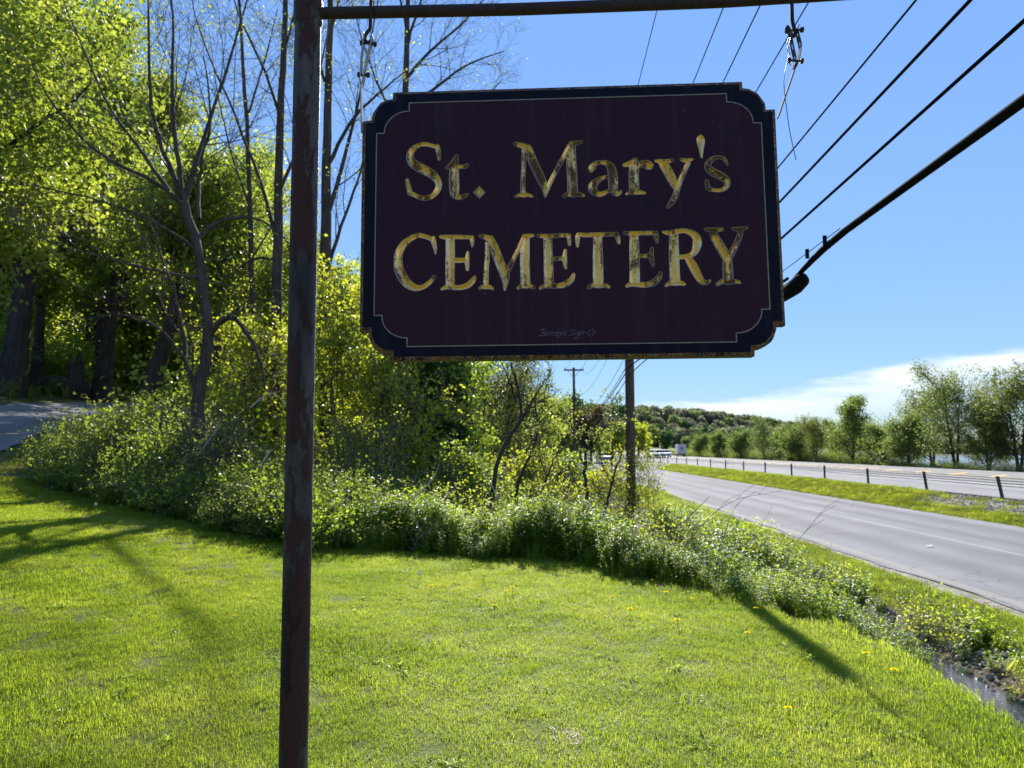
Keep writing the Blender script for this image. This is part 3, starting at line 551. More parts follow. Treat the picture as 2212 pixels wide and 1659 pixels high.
# ---- hangers
def strap(mb, pts, w, t, holes=True):
    """bent flat strap through points (u,y,z), width along dirw"""
    pass
def hanger(side, u0, ub, zt, label):
    h = empty('sign_hanger', (0, 0, 0), label, 'hanger', 'hardware hanging the board from the arm'); h.matrix_world = YAWM
    P = lambda l: np.array(l, float)
    sgn = -1 if side == 'l' else 1
    if side == 'l':
        hook = P([(u0-.004, .016, .672), (u0, .002, .680), (u0+.001, -.016, .672), (u0+.001, -.0215, .650), (u0, -.019, .625), (u0-.002, -.010, .600), (u0-.006, -.003, .585), (u0-.014, 0, .578), (u0-.020, 0, .566), (u0-.019, 0, .553), (u0-.010, 0, .546), (u0-.002, 0, .552)])
        s1 = P([(u0-.024, 0, .577), (u0-.0215, 0, .562), (u0-.025, 0, .54), (u0-.029, 0, .49), (u0-.030, 0, .44), (u0-.028, 0, .418)])
        s2 = P([(u0-.003, 0, .577), (u0+.003, 0, .562), (u0-.001, 0, .54), (u0-.014, 0, .49), (u0-.0205, 0, .44), (u0-.0255, 0, .412)])
        bar = P([(u0-.029, 0, .430), (u0-.0270, 0, .36), (u0-.0245, 0, .30), (u0-.0240, 0, .27)])
        bolts = [((u0-.030, 0, .545), (u0+.009, 0, .540)), ((u0-.036, 0, .447), (u0-.010, 0, .445))]
    else:
        hook = P([(u0-.010, .016, .672), (u0-.008, .002, .680), (u0-.006, -.016, .672), (u0-.006, -.0215, .648), (u0-.004, -.019, .615), (u0-.001, -.010, .590), (u0+.002, -.003, .575), (u0+.006, 0, .560), (u0+.009, 0, .545), (u0+.006, 0, .532), (u0+.001, 0, .533), (u0-.003, 0, .542)])
        s1 = P([(u0-.016, 0, .560), (u0-.009, 0, .552), (u0-.005, 0, .535), (u0+.001, 0, .49), (u0+.006, 0, .46), (u0+.001, 0, .437)])
        s2 = P([(u0+.020, 0, .562), (u0+.015, 0, .552), (u0+.017, 0, .53), (u0+.022, 0, .50), (u0+.016, 0, .46), (u0+.006, 0, .434)])
        bar = P([(u0+.010, 0, .452), (u0-.006, 0, .405), (u0-.028, 0, .345), (u0-.048, 0, .288)])
        bolts = [((u0-.014, 0, .548), (u0+.028, 0, .550)), ((u0-.010, 0, .459), (u0+.024, 0, .456))]
    ph = catmull(hook, 5); MB().tube(ph, .0052, 10).build('hook', M['iron'], h, True)
    for s in (s1, s2):
        p = catmull(s, 5); k = len(p); wv = .011*np.clip(np.linspace(0, 1, k)*8+.75, 0, 1)
        # flat strap, wide in y, 2 mm thick, with punched holes as gaps between cross webs
        t = nrm(np.gradient(p, axis=0)); nn = np.stack([-t[:, 2], 0*t[:, 0], t[:, 0]], 1)*.0011
        mb = MB()
        for y0, y1 in ((-1, -.38), (.38, 1)):
            rows = [np.column_stack([p[:, 0], y*wv, p[:, 2]])+sg_*nn for y, sg_ in ((y0, 1), (y1, 1), (y1, -1), (y0, -1))]
            V = np.stack(rows, 1).reshape(-1, 3); a = np.arange(k-1)[:, None]*4; ii = np.arange(4)[None]; jj = (ii+1) % 4
            mb.add(V, np.stack([a+ii, a+jj, a+4+jj, a+4+ii], -1).reshape(-1, 4)); mb.add(V[:4], [[0, 1, 2, 3]]); mb.add(V[-4:], [[3, 2, 1, 0]])
        for a in range(k-1):
            if (a % 5) in (0, 1, 2):
                c0, c1 = p[a], p[a+1]; y = .38*.011
                V = [c0+nn[a]*.98+(0, -y, 0), c0+nn[a]*.98+(0, y, 0), c1+nn[a+1]*.98+(0, y, 0), c1+nn[a+1]*.98+(0, -y, 0), c0-nn[a]*.98+(0, -y, 0), c0-nn[a]*.98+(0, y, 0), c1-nn[a+1]*.98+(0, y, 0), c1-nn[a+1]*.98+(0, -y, 0)]
                mb.add(V, [[0, 1, 2, 3], [7, 6, 5, 4], [0, 4, 5, 1], [3, 2, 6, 7]])
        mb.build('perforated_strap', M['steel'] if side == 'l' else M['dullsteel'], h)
    p = catmull(bar, 4); k = len(p); t = nrm(np.gradient(p, axis=0)); nn = np.stack([-t[:, 2], 0*t[:, 0], t[:, 0]], 1)*.0018; y = np.array([0, .008, 0])
    V = np.stack([p+nn-y, p+nn+y, p-nn+y, p-nn-y], 1).reshape(-1, 3); a = np.arange(k-1)[:, None]*4; ii = np.arange(4)[None]; jj = (ii+1) % 4
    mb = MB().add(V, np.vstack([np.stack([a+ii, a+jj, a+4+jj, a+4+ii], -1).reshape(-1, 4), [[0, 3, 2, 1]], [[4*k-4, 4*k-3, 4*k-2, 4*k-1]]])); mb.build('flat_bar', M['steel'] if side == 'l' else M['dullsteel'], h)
    for b0, b1 in bolts:
        b0 = np.array(b0); b1 = np.array(b1); d = nrm(b1-b0); mb = MB()
        mb.tube([b0, b1], .0032, 8); mb.tube([b0-d*.004, b0+d*.003], .0075, 6); mb.tube([b1-d*.003, b1+d*.005], .0075, 6)
        mb.build('bolt', M['iron'], h)
hanger('l', -.577, -.602, .58, 'pale perforated hanger at the left end of the sign beside the post')
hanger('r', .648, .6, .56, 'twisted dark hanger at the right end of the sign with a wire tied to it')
wp = catmull(np.array([(.636, -.012, .522), (.630, -.014, .505), (.634, -.013, .485), (.631, -.014, .466), (.626, -.013, .44), (.617, -.012, .40), (.617, -.012, .36), (.622, -.012, .30), (.628, -.012, .24), (.642, -.012, .158)]), 6)
ty = catmull(np.array([(.640, -.012, .520), (.634, -.018, .505), (.630, -.010, .485), (.634, -.016, .468), (.631, -.010, .452), (.637, -.013, .436)]), 6)
wire = MB().tube(wp, .0011, 6).tube(ty, .0011, 6).build('tie_wire', plain('blue_black_wire', (.01, .015, .05), .4), None, True); wire.matrix_world = YAWM
tag(wire, 'loose dark blue wire dangling from the right hanger past the sign edge', 'wire')

# ------------------------------------------------------------------ utility poles and overhead lines
def line_pt(X, D): return X + .0478*D
PX, PD = 2.09, 18.0
def pole(D, ztop, r0, r1, label, arm=None):
    x = line_pt(PX, D); zb = float(Hs(x, D)); u = empty('utility_pole', (x, D, zb), label, 'utility pole', 'utility poles along the service road')
    h = ztop-zb; k = np.linspace(-.4/h, 1, 14)
    MB().tube(np.column_stack([.02*np.sin(k*3), 0*k, k*h]), r0+(r1-r0)*np.clip(k, 0, 1), 16).build('shaft', M['polewood'], u, True)
    for (xc, z, w) in (arm or []):
        mb = MB().box((xc, -.13, z-zb), (w, .055, .055), None, .01); mb.build('crossarm', M['polewood'], u)
        for s_ in (-1, 1):
            q = MB().tube([(xc+s_*w*.92, -.13, z-zb+.055), (xc+s_*w*.92, -.13, z-zb+.12), (xc+s_*w*.92, -.13, z-zb+.2)], [.02, .045, .03], 8); q.build('insulator', M['silver'], u, True)
            MB().tube([(xc+s_*w*.6, -.13, z-zb-.04), (0, -.13, z-zb-.6)], .018, 6).build('brace', M['steel'], u)
    return u
pole(PD, 9.1, .122, .104, 'nearest brown wooden utility pole standing in vines below the sign')
pole(54, 7.75, .12, .09, 'distant utility pole with a crossarm seen beyond the brown pole', [(0, 7.55, .74)])
def wire3(X, zn, zf, X2, r, label, sag=.35, name='overhead_wire', far=True, mat=None, near_z=None):
    P = []
    zb = near_z if near_z else zn
    D = np.linspace(-23, PD, 60); t = (D+23)/(PD+23); P.append(np.column_stack([line_pt(X, D), D-.13, EYE+zb+(zn-zb)*t-sag*.0*4*t*(1-t)]))
    if far:
        D = np.linspace(PD, 54, 26)[1:]; t = (D-PD)/(54-PD); P.append(np.column_stack([line_pt(X+(X2-X)*t, D), D-.13, EYE+zn+(zf-zn)*t-1.0*4*t*(1-t)]))
    ob = MB().tube(np.vstack(P), r, 6).build(name, mat or M['black'], None, True)
    return tag(ob, label, 'overhead wire', 'overhead lines between the utility poles')
wire3(1.9, 1.9*3.9, 5.9, PX-.68, .0075, 'leftmost thin wire above the board, highest of the overhead lines')
wire3(2.2, 2.2*2.465, 5.9, PX+.05, .0075, 'second thin wire from the left above the board, middle of the high three')
wire3(2.2, 2.2*2.055, 5.85, PX+.68, .0075, 'third thin wire from the left above the board, right of the high three')
wire3(PX, PX*1.69, 4.35, PX, .006, 'thin wire passing behind the right hanger of the sign')
wire3(PX, PX*1.207, 3.35, PX, .007, 'thin wire meeting the board edge below the dangling blue wire')
wire3(PX, PX*1.053, 3.1, PX, .0102, 'black cable above the two lowest cables right of the board')
wire3(PX, PX*.892, 2.9, PX, .0102, 'black cable just above the thick bundled cable right of the board')
# thick bundled telephone cable with splice case
tel = empty('telephone_cable', (line_pt(2.61, 7.4), 7.4, EYE+1.85), 'thick bundled black telephone cable sloping to a splice case at the board edge', 'cable')
T0 = np.array(tel.location)
D = np.linspace(-23, 6.6, 60); D = np.concatenate([D, [6.9, 7.1, 7.25, 7.4]])
zz = EYE + 2.61*.725 + np.where(D > 6.2, -.10*np.clip((D-6.2)/1.2, 0, 1)**1.5, 0)*1.2
rr = np.where(D > 6.3, .036-.012*np.clip((D-6.3)/1., 0, 1), .033)+.0012*np.sin(D*2.1)
MB().tube(np.column_stack([line_pt(2.61, D), D, zz])-T0, rr, 10).build('cable_bundle', M['black'], tel, True)
D = np.linspace(7.6, 22.4, 30); MB().tube(np.column_stack([line_pt(2.61, D), D, EYE+2.61*.725-.06+(.72)*smooth(7.6, 22.4, D)])-T0, .017, 8).build('bare_cable', M['black'], tel, True)
D = np.linspace(22.4, 67, 26); t = (D-22.4)/(67-22.4); MB().tube(np.column_stack([line_pt(2.61, D), D, EYE+2.55+(2.6-2.55+.35)*t-.9*4*t*(1-t)])-T0, .02, 6).build('far_cable', M['black'], tel, True)
MB().tube([(0, -.25, -.09), (0, -.2, -.13), (0.01, 0, -.15), (0.01, .35, -.16), (0, .5, -.13)], [.03, .075, .086, .082, .03], 16).build('splice_case', M['black'], tel, True)
D = np.linspace(6.2, 9, 8); MB().tube(np.column_stack([line_pt(2.61, D), D, EYE+2.61*.725+.055+0*D])-T0, .004, 5).build('support_strand', M['black'], tel)
for dd in (-.45, -.9): MB().tube([(-.02+.0478*dd, dd, .03), (-.02+.0478*dd, dd, .12)], .02, 8).build('strand_clamp', M['black'], tel, True)

tel.scale = (.8,)*3; tel.location = (T0[0]*.8, T0[1]*.8, EYE+(T0[2]-EYE)*.8)      # the line hangs 18 m from the lawn's edge pole
# ------------------------------------------------------------------ cable guardrail
GS = 15.35
gD = [14.7, 19.4, 23.6, 28.1, 33., 37.9]+[42.7+4.85*k for k in range(24)]
grl = empty('cable_guardrail', (GS+Cc(23.6), 23.6, -.04), 'low cable guardrail on green steel posts between the two roads', 'guardrail')
G0 = np.array(grl.location); tops = []
rg = np.random.default_rng(8)
for k, D in enumerate(gD):
    x = GS+Cc(D); b = np.array([x, D, float(Hs(x, D))-.1]); lean = {2: -.15, 3: -.11, 1: -.12}.get(k, rg.normal(0, .012)); h = .86
    t_ = b+np.array([lean, 0, h]); ax = nrm(t_-b); xx = nrm(np.cross([0, 1, 0], ax)); Rm = np.stack([xx, np.cross(ax, xx), ax], 1)
    mb = MB().box((b+t_)/2-G0, (.012, .035, h/2), Rm)      # web
    for s_ in (-1, 1): mb.box((b+t_)/2-G0+Rm[:, 0]*0+Rm[:, 1]*s_*.037, (.035, .004, h/2), Rm)
    for q in range(4): mb.box(b+(t_-b)*(.93-.1*q)-G0+Rm[:, 0]*.042, (.014, .02, .016), Rm)
    mb.build('post', M['green_post'], grl); tops.append((b, t_))
for q in range(4):
    P = np.array([b+(t_-b)*(.93-.1*q)+np.array([.055, 0, 0]) for b, t_ in tops])-G0
    MB().tube(P, .0135, 5).build('cable', M['green_post'], grl)
# ------------------------------------------------------------------ tree machinery
UP = np.array([0, 0, 1.])
def perp(d, rng):
    r = rng.normal(size=d.shape); return nrm(r-(r*d).sum(-1, keepdims=True)*d)
def children(P, R, n, Lf, ang, up, curl, npts, rr, rng, t0=.25, t1=1., shape=None, rmin=.005, taper=.75):
    """P (N,K,3) parents -> n children each"""
    N_, K = P.shape[:2]
    t = t0+(t1-t0)*((np.arange(n)[None]+rng.random((N_, n)))/n); t = np.clip(t, 0, .999)
    f = t*(K-1); i = f.astype(int); w = (f-i)[..., None]; ni = np.arange(N_)[:, None]
    p = P[ni, i]*(1-w)+P[ni, i+1]*w; tg = nrm(P[ni, i+1]-P[ni, i]); r = R[ni, i]*(1-w[..., 0])+R[ni, i+1]*w[..., 0]
    plen = np.linalg.norm(np.diff(P, axis=1), axis=-1).sum(1)[:, None]
    ln = (Lf*plen if Lf < 3 else Lf-3+0*plen)*(.7+.6*rng.random((N_, n)))
    if shape is not None: ln = ln*shape((t-t0)/(t1-t0))
    p = p.reshape(-1, 3); tg = tg.reshape(-1, 3); r = r.ravel(); ln = ln.ravel()
    a = np.radians(ang)*(.75+.5*rng.random(len(p)))[:, None]
    d = nrm(tg*np.cos(a)+perp(tg, rng)*np.sin(a)); Q = [p]; step = (ln/(npts-1))[:, None]
    for k in range(npts-1):
        d = nrm(d+up*UP+curl*rng.normal(size=d.shape)); Q.append(Q[-1]+d*step)
    Q = np.stack(Q, 1); r0 = np.maximum(r*rr, rmin)[:, None]
    return Q, np.maximum(r0*(1-taper*np.linspace(0, 1, npts)[None]), rmin*.6)
def leaf_quads(P, rng, per, size, jit, t0=.15, droop=.0, aspect=.75, clump=1):
    N_, K = P.shape[:2]
    n = per
    t = t0+(1-t0)*rng.random((N_, n)); f = np.minimum(t*(K-1), K-1.001); i = f.astype(int); w = (f-i)[..., None]; ni = np.arange(N_)[:, None]
    p = (P[ni, i]*(1-w)+P[ni, i+1]*w).reshape(-1, 3)+rng.normal(0, jit, (N_*n, 3))
    if clump > 1: p = np.repeat(p, clump, 0)
    return quads_at(p, rng, size, droop, aspect)
def quads_at(p, rng, size, droop=0., aspect=.75):
    k = len(p)
    a = rng.normal(size=(k, 3)); a[:, 2] -= droop; a = nrm(a); nn = rng.normal(size=(k, 3)); nn[:, 2] += .8
    b = nrm(np.cross(a, nn)); s = (size*(.6+.8*rng.random(k)))[:, None]; up = nrm(np.cross(b, a))
    V = np.stack([p, p+a*s*.45+b*s*aspect*.5+up*s*.08, p+a*s, p+a*s*.45-b*s*aspect*.5+up*s*.08], 1).reshape(-1, 3)
    return V, np.arange(4*k).reshape(-1, 4)
def wood(levels, name, mat, parent, base):
    mb = MB()
    for (P, R, s) in levels:
        V, Q = tubes(P-base, R, s); mb.add(V, Q)
    return mb.build(name, mat, parent, True)
def trunk_path(b, t, n=9, wob=.15, rng=None):
    k = np.linspace(0, 1, n)[:, None]; w = rng.normal(0, wob, (n, 3))*np.minimum(k, 1)*[1, 1, .2]; w = np.cumsum(w, 0)*.4
    return np.array(b)*(1-k)+np.array(t)*k+w*(np.linspace(0, 1, n)[:, None])
def flare(n, r, top=.25, fl=1.5): k = np.linspace(0, 1, n); return r*(1+(top-1)*k)*(1+(fl-1)*np.exp(-k*14))
def scatter_tree(name, label, cat, base, height, crown_r, nleaf, leafmat_, barkm, seed, r0, group=None, t0=.3, n1=13, n2=8, n3=6, n4=0, up=(.10, .06, .03), ang=(62, 50, 45), leaf=.13, jit=.2, top=None, curl=.12, lean=(0, 0), stems=1, shape=None, droop=.3, aspect=.8, crown_name='crown', sides=(9, 6, 4, 3), dens_t0=.1, extra=None, flr=1.5, l2=.55, l3=.5):
    rng = np.random.default_rng(seed); base = np.array([base[0], base[1], float(Hs(base[0], base[1]))])
    height = max(height-.42*crown_r, height*.5); crown_r = crown_r*.70
    t = empty(name, base, label, cat, group); L0P = []
    for s in range(stems):
        a = rng.random()*6.28; off = np.array([math.cos(a), math.sin(a), 0])*(.12*height*(stems > 1)*rng.uniform(.5, 1.6))
        L0P.append(trunk_path(base-[0, 0, .2]+off*.06, base+[lean[0], lean[1], 0]+off+[0, 0, height*(1 if s == 0 else rng.uniform(.7, .95))], 12, .05*height**.5, rng))
    P0 = np.stack(L0P); R0 = np.stack([flare(12, r0*(1 if stems == 1 else .75), .16, flr)]*stems)
    sh = shape or (lambda t: .45+.75*np.sin(np.pi*np.clip(t*.85+.12, 0, 1)))
    lv = [(P0, R0, sides[0])]
    P1, R1 = children(P0, R0, n1, 3+crown_r, ang[0], up[0], curl*.6, 7, .45, rng, t0, 1., sh, min(.02, .4*r0)); lv.append((P1, R1, sides[1]))
    P2, R2 = children(P1, R1, n2, l2, ang[1], up[1], curl, 5, .5, rng, .2, 1., None, min(.011, .25*r0)); lv.append((P2, R2, sides[2]))
    P3, R3 = children(P2, R2, n3, l3, ang[2], up[2], curl, 4, .5, rng, .15, 1., None, min(.006, .18*r0)); lv.append((P3, R3, sides[3]))
    last = P3
    if n4:
        P4, R4 = children(P3, R3, n4, .55, 42, up[2], curl, 3, .6, rng, .15, 1., None, .0055); lv.append((P4, R4, 3)); last = P4
    wood(lv, 'trunk', barkm, t, base)
    if nleaf:
        per = max(1, int(nleaf/len(last))); V, Q = leaf_quads(last, rng, per, leaf, jit, dens_t0, droop, aspect)
        mk(crown_name, V-base, Q, leafmat_, t)
    return t
def X_at(vx, D): return (vx-1106)/FV*D
def PB(vx, D): x = X_at(vx, D); return (x, D)
def TH(vy, D, base): return EYE+(at(1106, vy, D)[2]-EYE)-float(Hs(*base))
# ---- scattered plants: vertices carry position, rotation, size; the node tree puts real plant meshes on them
def scatter(name, pts, scale, rot, protos, label=None, ids=None, seed=0):
    n = len(pts); rng = np.random.default_rng(seed)
    me = bpy.data.meshes.new(name); me.vertices.add(n); me.vertices.foreach_set('co', np.asarray(pts, np.float32).ravel())
    me.attributes.new('size', 'FLOAT', 'POINT').data.foreach_set('value', np.asarray(scale, np.float32))
    me.attributes.new('turn', 'FLOAT_VECTOR', 'POINT').data.foreach_set('vector', np.asarray(rot, np.float32).ravel())
    me.attributes.new('pick', 'INT', 'POINT').data.foreach_set('value', np.asarray(ids if ids is not None else rng.integers(0, len(protos), n), np.int32))
    o = bpy.data.objects.new(name, me); C.objects.link(o)
    ng = bpy.data.node_groups.new(name+'_nodes', 'GeometryNodeTree')
    ng.interface.new_socket('Geometry', in_out='INPUT', socket_type='NodeSocketGeometry'); ng.interface.new_socket('Geometry', in_out='OUTPUT', socket_type='NodeSocketGeometry')
    gi = ng.nodes.new('NodeGroupInput'); go = ng.nodes.new('NodeGroupOutput'); ip = ng.nodes.new('GeometryNodeInstanceOnPoints'); jg = ng.nodes.new('GeometryNodeJoinGeometry')
    for p in reversed(protos):
        oi = ng.nodes.new('GeometryNodeObjectInfo'); oi.inputs['Object'].default_value = p; oi.inputs['As Instance'].default_value = False
        gt = ng.nodes.new('GeometryNodeGeometryToInstance'); ng.links.new(oi.outputs['Geometry'], gt.inputs[0]); ng.links.new(gt.outputs[0], jg.inputs[0])
    ng.links.new(jg.outputs[0], ip.inputs['Instance']); ng.links.new(gi.outputs[0], ip.inputs['Points']); ip.inputs['Pick Instance'].default_value = True
    for nm, tp, sk in (('size', 'FLOAT', 'Scale'), ('turn', 'FLOAT_VECTOR', 'Rotation'), ('pick', 'INT', 'Instance Index')):
        a = ng.nodes.new('GeometryNodeInputNamedAttribute'); a.data_type = tp; a.inputs[0].default_value = nm; ng.links.new(a.outputs[0], ip.inputs[sk])
    ng.links.new(ip.outputs[0], go.inputs[0])
    md = o.modifiers.new('plants', 'NODES'); md.node_group = ng
    tag(o, label, None, None, 'stuff'); return o
def rots(n, rng, tilt=.15): return np.column_stack([rng.normal(0, tilt, n), rng.normal(0, tilt, n), rng.random(n)*6.283])
def grass_tuft(seed, n, rad, h, w, mat, curve=.6):
    rng = np.random.default_rng(seed); r = rad*np.sqrt(rng.random(n)); a = rng.random(n)*6.283
    b = np.column_stack([r*np.cos(a), r*np.sin(a), 0*r-.01]); hh = h*(.55+.75*rng.random(n)); az = rng.random(n)*6.283; ln = rng.random(n)**1.2*curve
    d = np.column_stack([np.cos(az), np.sin(az), 0*az]); sd_ = np.column_stack([-np.sin(az), np.cos(az), 0*az])*(w*(.6+.8*rng.random(n)))[:, None]
    m_ = b+d*(hh*ln*.3)[:, None]+UP*(hh*.6)[:, None]; t = b+d*(hh*ln)[:, None]+UP*(hh*(1-.35*ln))[:, None]
    V = np.stack([b-sd_, b+sd_, m_+sd_*.75, m_-sd_*.75, t], 1).reshape(-1, 3); k = np.arange(n)[:, None]*5
    return mk('grass_tuft', V, [k+[[0, 1, 2, 3]], k+[[3, 2, 4]]], mat, linkit=False)
def weed_plant(seed, h, nst, nl, ll, lw, mat, spread=.12, droop=.4, stemr=.003, flower=None):
    rng = np.random.default_rng(seed); mb = MB(); pl = []; out = []
    for s in range(nst):
        a = rng.random()*6.283; hh = h*rng.uniform(.65, 1.1); tip = np.array([math.cos(a), math.sin(a), 0])*spread*rng.uniform(.3, 1.6)
        b = np.array([math.cos(a), math.sin(a), 0])*.03; P = np.stack([b, b+tip*.35+[0, 0, hh*.5], b+tip+[0, 0, hh]])
        V, Q = tubes(P[None], np.array([[stemr, stemr*.8, stemr*.4]]), 3); out.append((V, Q))
        t = .12+.9*rng.random(nl); t = np.minimum(t, 1)
        p = np.where(t[:, None] < .5, P[0]+(P[1]-P[0])*(t[:, None]*2), P[1]+(P[2]-P[1])*(t[:, None]*2-1))
        az = rng.random(nl)*6.283; el = rng.normal(.35, .35, nl)-droop*.3
        d = np.column_stack([np.cos(az)*np.cos(el), np.sin(az)*np.cos(el), np.sin(el)]); sdv = np.column_stack([-np.sin(az), np.cos(az), rng.normal(0, .25, nl)])
        l = (ll*(.55+.8*rng.random(nl))*(1.15-.5*t))[:, None]; w = l*lw
        m_ = p+d*l*.5; tip_ = p+d*l-UP*l*droop*.5; upv = np.cross(d, sdv)
        pl.append(np.stack([p, m_+sdv*w*.5, tip_, m_-sdv*w*.5, m_-upv*w*.15], 1))
    Vl = np.concatenate(pl).reshape(-1, 3); k = np.arange(len(Vl)//5)[:, None]*5
    T = np.vstack([k+[[0, 4, 1]], k+[[1, 4, 2]], k+[[0, 3, 4]], k+[[4, 3, 2]]])
    sv = np.vstack([v for v, q in out]); sq = np.vstack([q+i*9 for i, (v, q) in enumerate(out)])+len(Vl)
    if flower is None: return mk('weed_plant', np.vstack([Vl, sv]), [T, sq], [mat, M['stem']], linkit=False)
    ft = np.concatenate([v[-3:].mean(0)+rng.normal(0, .016, (4, 3)) for v, q in out[:3]]); Vf, Qf = quads_at(ft, rng, .014, 0, .9)
    return mk('weed_plant', np.vstack([Vl, sv, Vf]), [T, sq, Qf+len(Vl)+len(sv)], [mat, M['stem'], flower], linkit=False)
def twig_plant(seed, h, n, mat, barkm, leaf, nleaf, spread=.5, jit=.03):
    rng = np.random.default_rng(seed); a = rng.random(n)*6.283
    P0 = np.zeros((n, 5, 3)); d = nrm(np.column_stack([np.cos(a)*spread, np.sin(a)*spread, .6+rng.random(n)]))
    for k in range(1, 5): d = nrm(d+rng.normal(0, .14, d.shape)+[0, 0, -.06]); P0[:, k] = P0[:, k-1]+d*h/4*rng.uniform(.7, 1.2, (n, 1))
    R0 = np.tile(np.linspace(.008, .0035, 5), (n, 1)); P1, R1 = children(P0, R0, 6, .45, 45, .03, .15, 4, .6, rng, .25, 1, None, .003)
    Vl, Ql = leaf_quads(P1, rng, nleaf, leaf, jit, .1, .2, .8)
    V0, Q0 = tubes(P0, R0, 4); V1, Q1 = tubes(P1, R1, 3)
    return mk('twig_plant', np.vstack([Vl, V0, V1]), [Ql, Q0+len(Vl), Q1+len(Vl)+len(V0)], [mat, barkm, barkm], linkit=False)
# ------------------------------------------------------------------ lawn
rng = np.random.default_rng(11)
def in_view(P, mx=1.12, my=1.1):
    y = P[:, 1]; return (y > .5) & (np.abs(P[:, 0]/np.maximum(y, .1)) < .714*mx+1.2/np.maximum(y, .5))
tufts = [grass_tuft(1, 330, .17, .027, .0016, M['grass'], 1.2), grass_tuft(2, 330, .17, .034, .0016, M['grass'], 1.5), grass_tuft(3, 170, .15, .05, .0018, M['grass'], 1.2), grass_tuft(4, 80, .16, .028, .0015, M['straw'], 1.8)]
def patch(n, x0, x1, y0, y1): return np.column_stack([rng.uniform(x0, x1, n), rng.uniform(y0, y1, n)])
def addz(P, dz=0.): return np.column_stack([P, Hs(P[:, 0], P[:, 1])+dz])
P = patch(24000, -14, 3.6, 2.2, 14.5); s_ = P[:, 0]-Cc(P[:, 1])
k = (P[:, 1] < hedge_y(np.clip(P[:, 0], -40, 2.7))+.25*rng.random(len(P))) & (s_ < 2.75+.35*rng.random(len(P))) & in_view(P) & (np.abs(drive_dist(P[:, 0], P[:, 1])) > 2.1)
P = P[k]; n = len(P)
nz_ = np.sin(P[:, 0]*1.3+.7*np.sin(P[:, 1]*1.1))*np.sin(P[:, 1]*1.7+1)
ids = rng.choice(4, n, p=[.45, .40, .12, .03]); dryp = np.sin(P[:, 0]*.9+1.7*np.sin(P[:, 1]*.6))*np.sin(P[:, 1]*.8+.9*np.sin(P[:, 0]*1.3)); ids = np.where(rng.random(n) < .22*smooth(.35, .95, dryp), 3, ids)
sz = (.85+.3*rng.random(n))*(1+.18*nz_)*(1+.35*smooth(1.2, 0, hedge_y(np.clip(P[:, 0], -40, 2.7))-P[:, 1])+.5*smooth(2.2, 2.75, s_[k]))
scatter('lawn_grass', addz(P), sz, rots(n, rng, .08), tufts, 'short bright spring grass of the mown lawn in front of the weeds', ids)
P = patch(15000, 4.1, 6.3, 4, 40); P2 = patch(2600, -19, -7.5, 13.5, 40)
P[:, 0] += Cc(P[:, 1]); s_ = P[:, 0]-Cc(P[:, 1]); P = P[(s_ > np.where(P[:, 1] > 14, 4.1, 4.75)+.3*rng.random(len(P))) & (s_ < 5.9-.12*rng.random(len(P)))]
P2 = P2[(np.abs(drive_dist(P2[:, 0], P2[:, 1])) < 3.6) & (np.abs(drive_dist(P2[:, 0], P2[:, 1])) > 2.05)]
P3 = patch(9000, 13.1, 15.0, 14, 75); P3[:, 0] += Cc(P3[:, 1]); s3 = P3[:, 0]-Cc(P3[:, 1]); P3 = P3[~((s3 > 13.9) & (P3[:, 1] < 26.5)) | (rng.random(len(P3)) < .06)]
Pv = np.vstack([P, P2, P3]); Pv = Pv[in_view(Pv)]; n = len(Pv); far = smooth(12, 40, Pv[:, 1])
vt = [grass_tuft(5, 260, .17, .04, .0019, M['verge'], 1.2), grass_tuft(6, 240, .17, .055, .002, M['verge'], 1.4), grass_tuft(7, 150, .15, .075, .0022, M['grass'], 1.2), tufts[3]]
scatter('verge_grass', addz(Pv), (1+.3*rng.random(n))*(1+.8*far), rots(n, rng, .1), vt, 'rougher grass along the verges of the roads', rng.choice(4, n, p=[.3, .36, .18, .16]))
lw = [weed_plant(12, .03, 5, 6, .06, .3, M['weed'], .05, .2, .001), weed_plant(13, .035, 6, 7, .035, .7, M['weed2'], .07, .1, .001), grass_tuft(14, 70, .08, .055, .0018, M['grass'], 1.)]
P = np.vstack([patch(300, -9, 3, 3, 13)]+[np.column_stack([rng.normal(cx, .22, 7), rng.normal(cy, .22, 7)]) for cx, cy in ((-2.6, 4.4), (.0, 8.2), (1.1, 5.2), (-1.3, 5.5), (1.6, 3.8), (-4.8, 7.5), (-.4, 3.7))])
P = P[(P[:, 1] < hedge_y(np.clip(P[:, 0], -40, 2.7))-.2) & in_view(P) & (P[:, 0] < 2.7)]; n = len(P)
scatter('lawn_weeds', addz(P, .0), .5+.5*rng.random(n), rots(n, rng, .1), lw, 'small broad leaved weeds and darker tufts growing in the lawn', rng.choice(3, n, p=[.4, .35, .25]))
P = np.vstack([np.column_stack([rng.normal(ground_at(vx, vy)[0], .04, 3), rng.normal(ground_at(vx, vy)[1], .05, 3)]) for vx, vy in ((922, 1392), (1508, 1455), (130, 1095), (1240, 1600))]); n = len(P)
scatter('dry_grass_patches', addz(P, .004), 1.05+.3*rng.random(n), rots(n, rng, .1), [grass_tuft(15, 90, .08, .034, .0016, M['straw'], 2.), grass_tuft(16, 80, .07, .036, .0016, M['straw'], 1.6)], 'small worn patches of dry straw in the lawn')
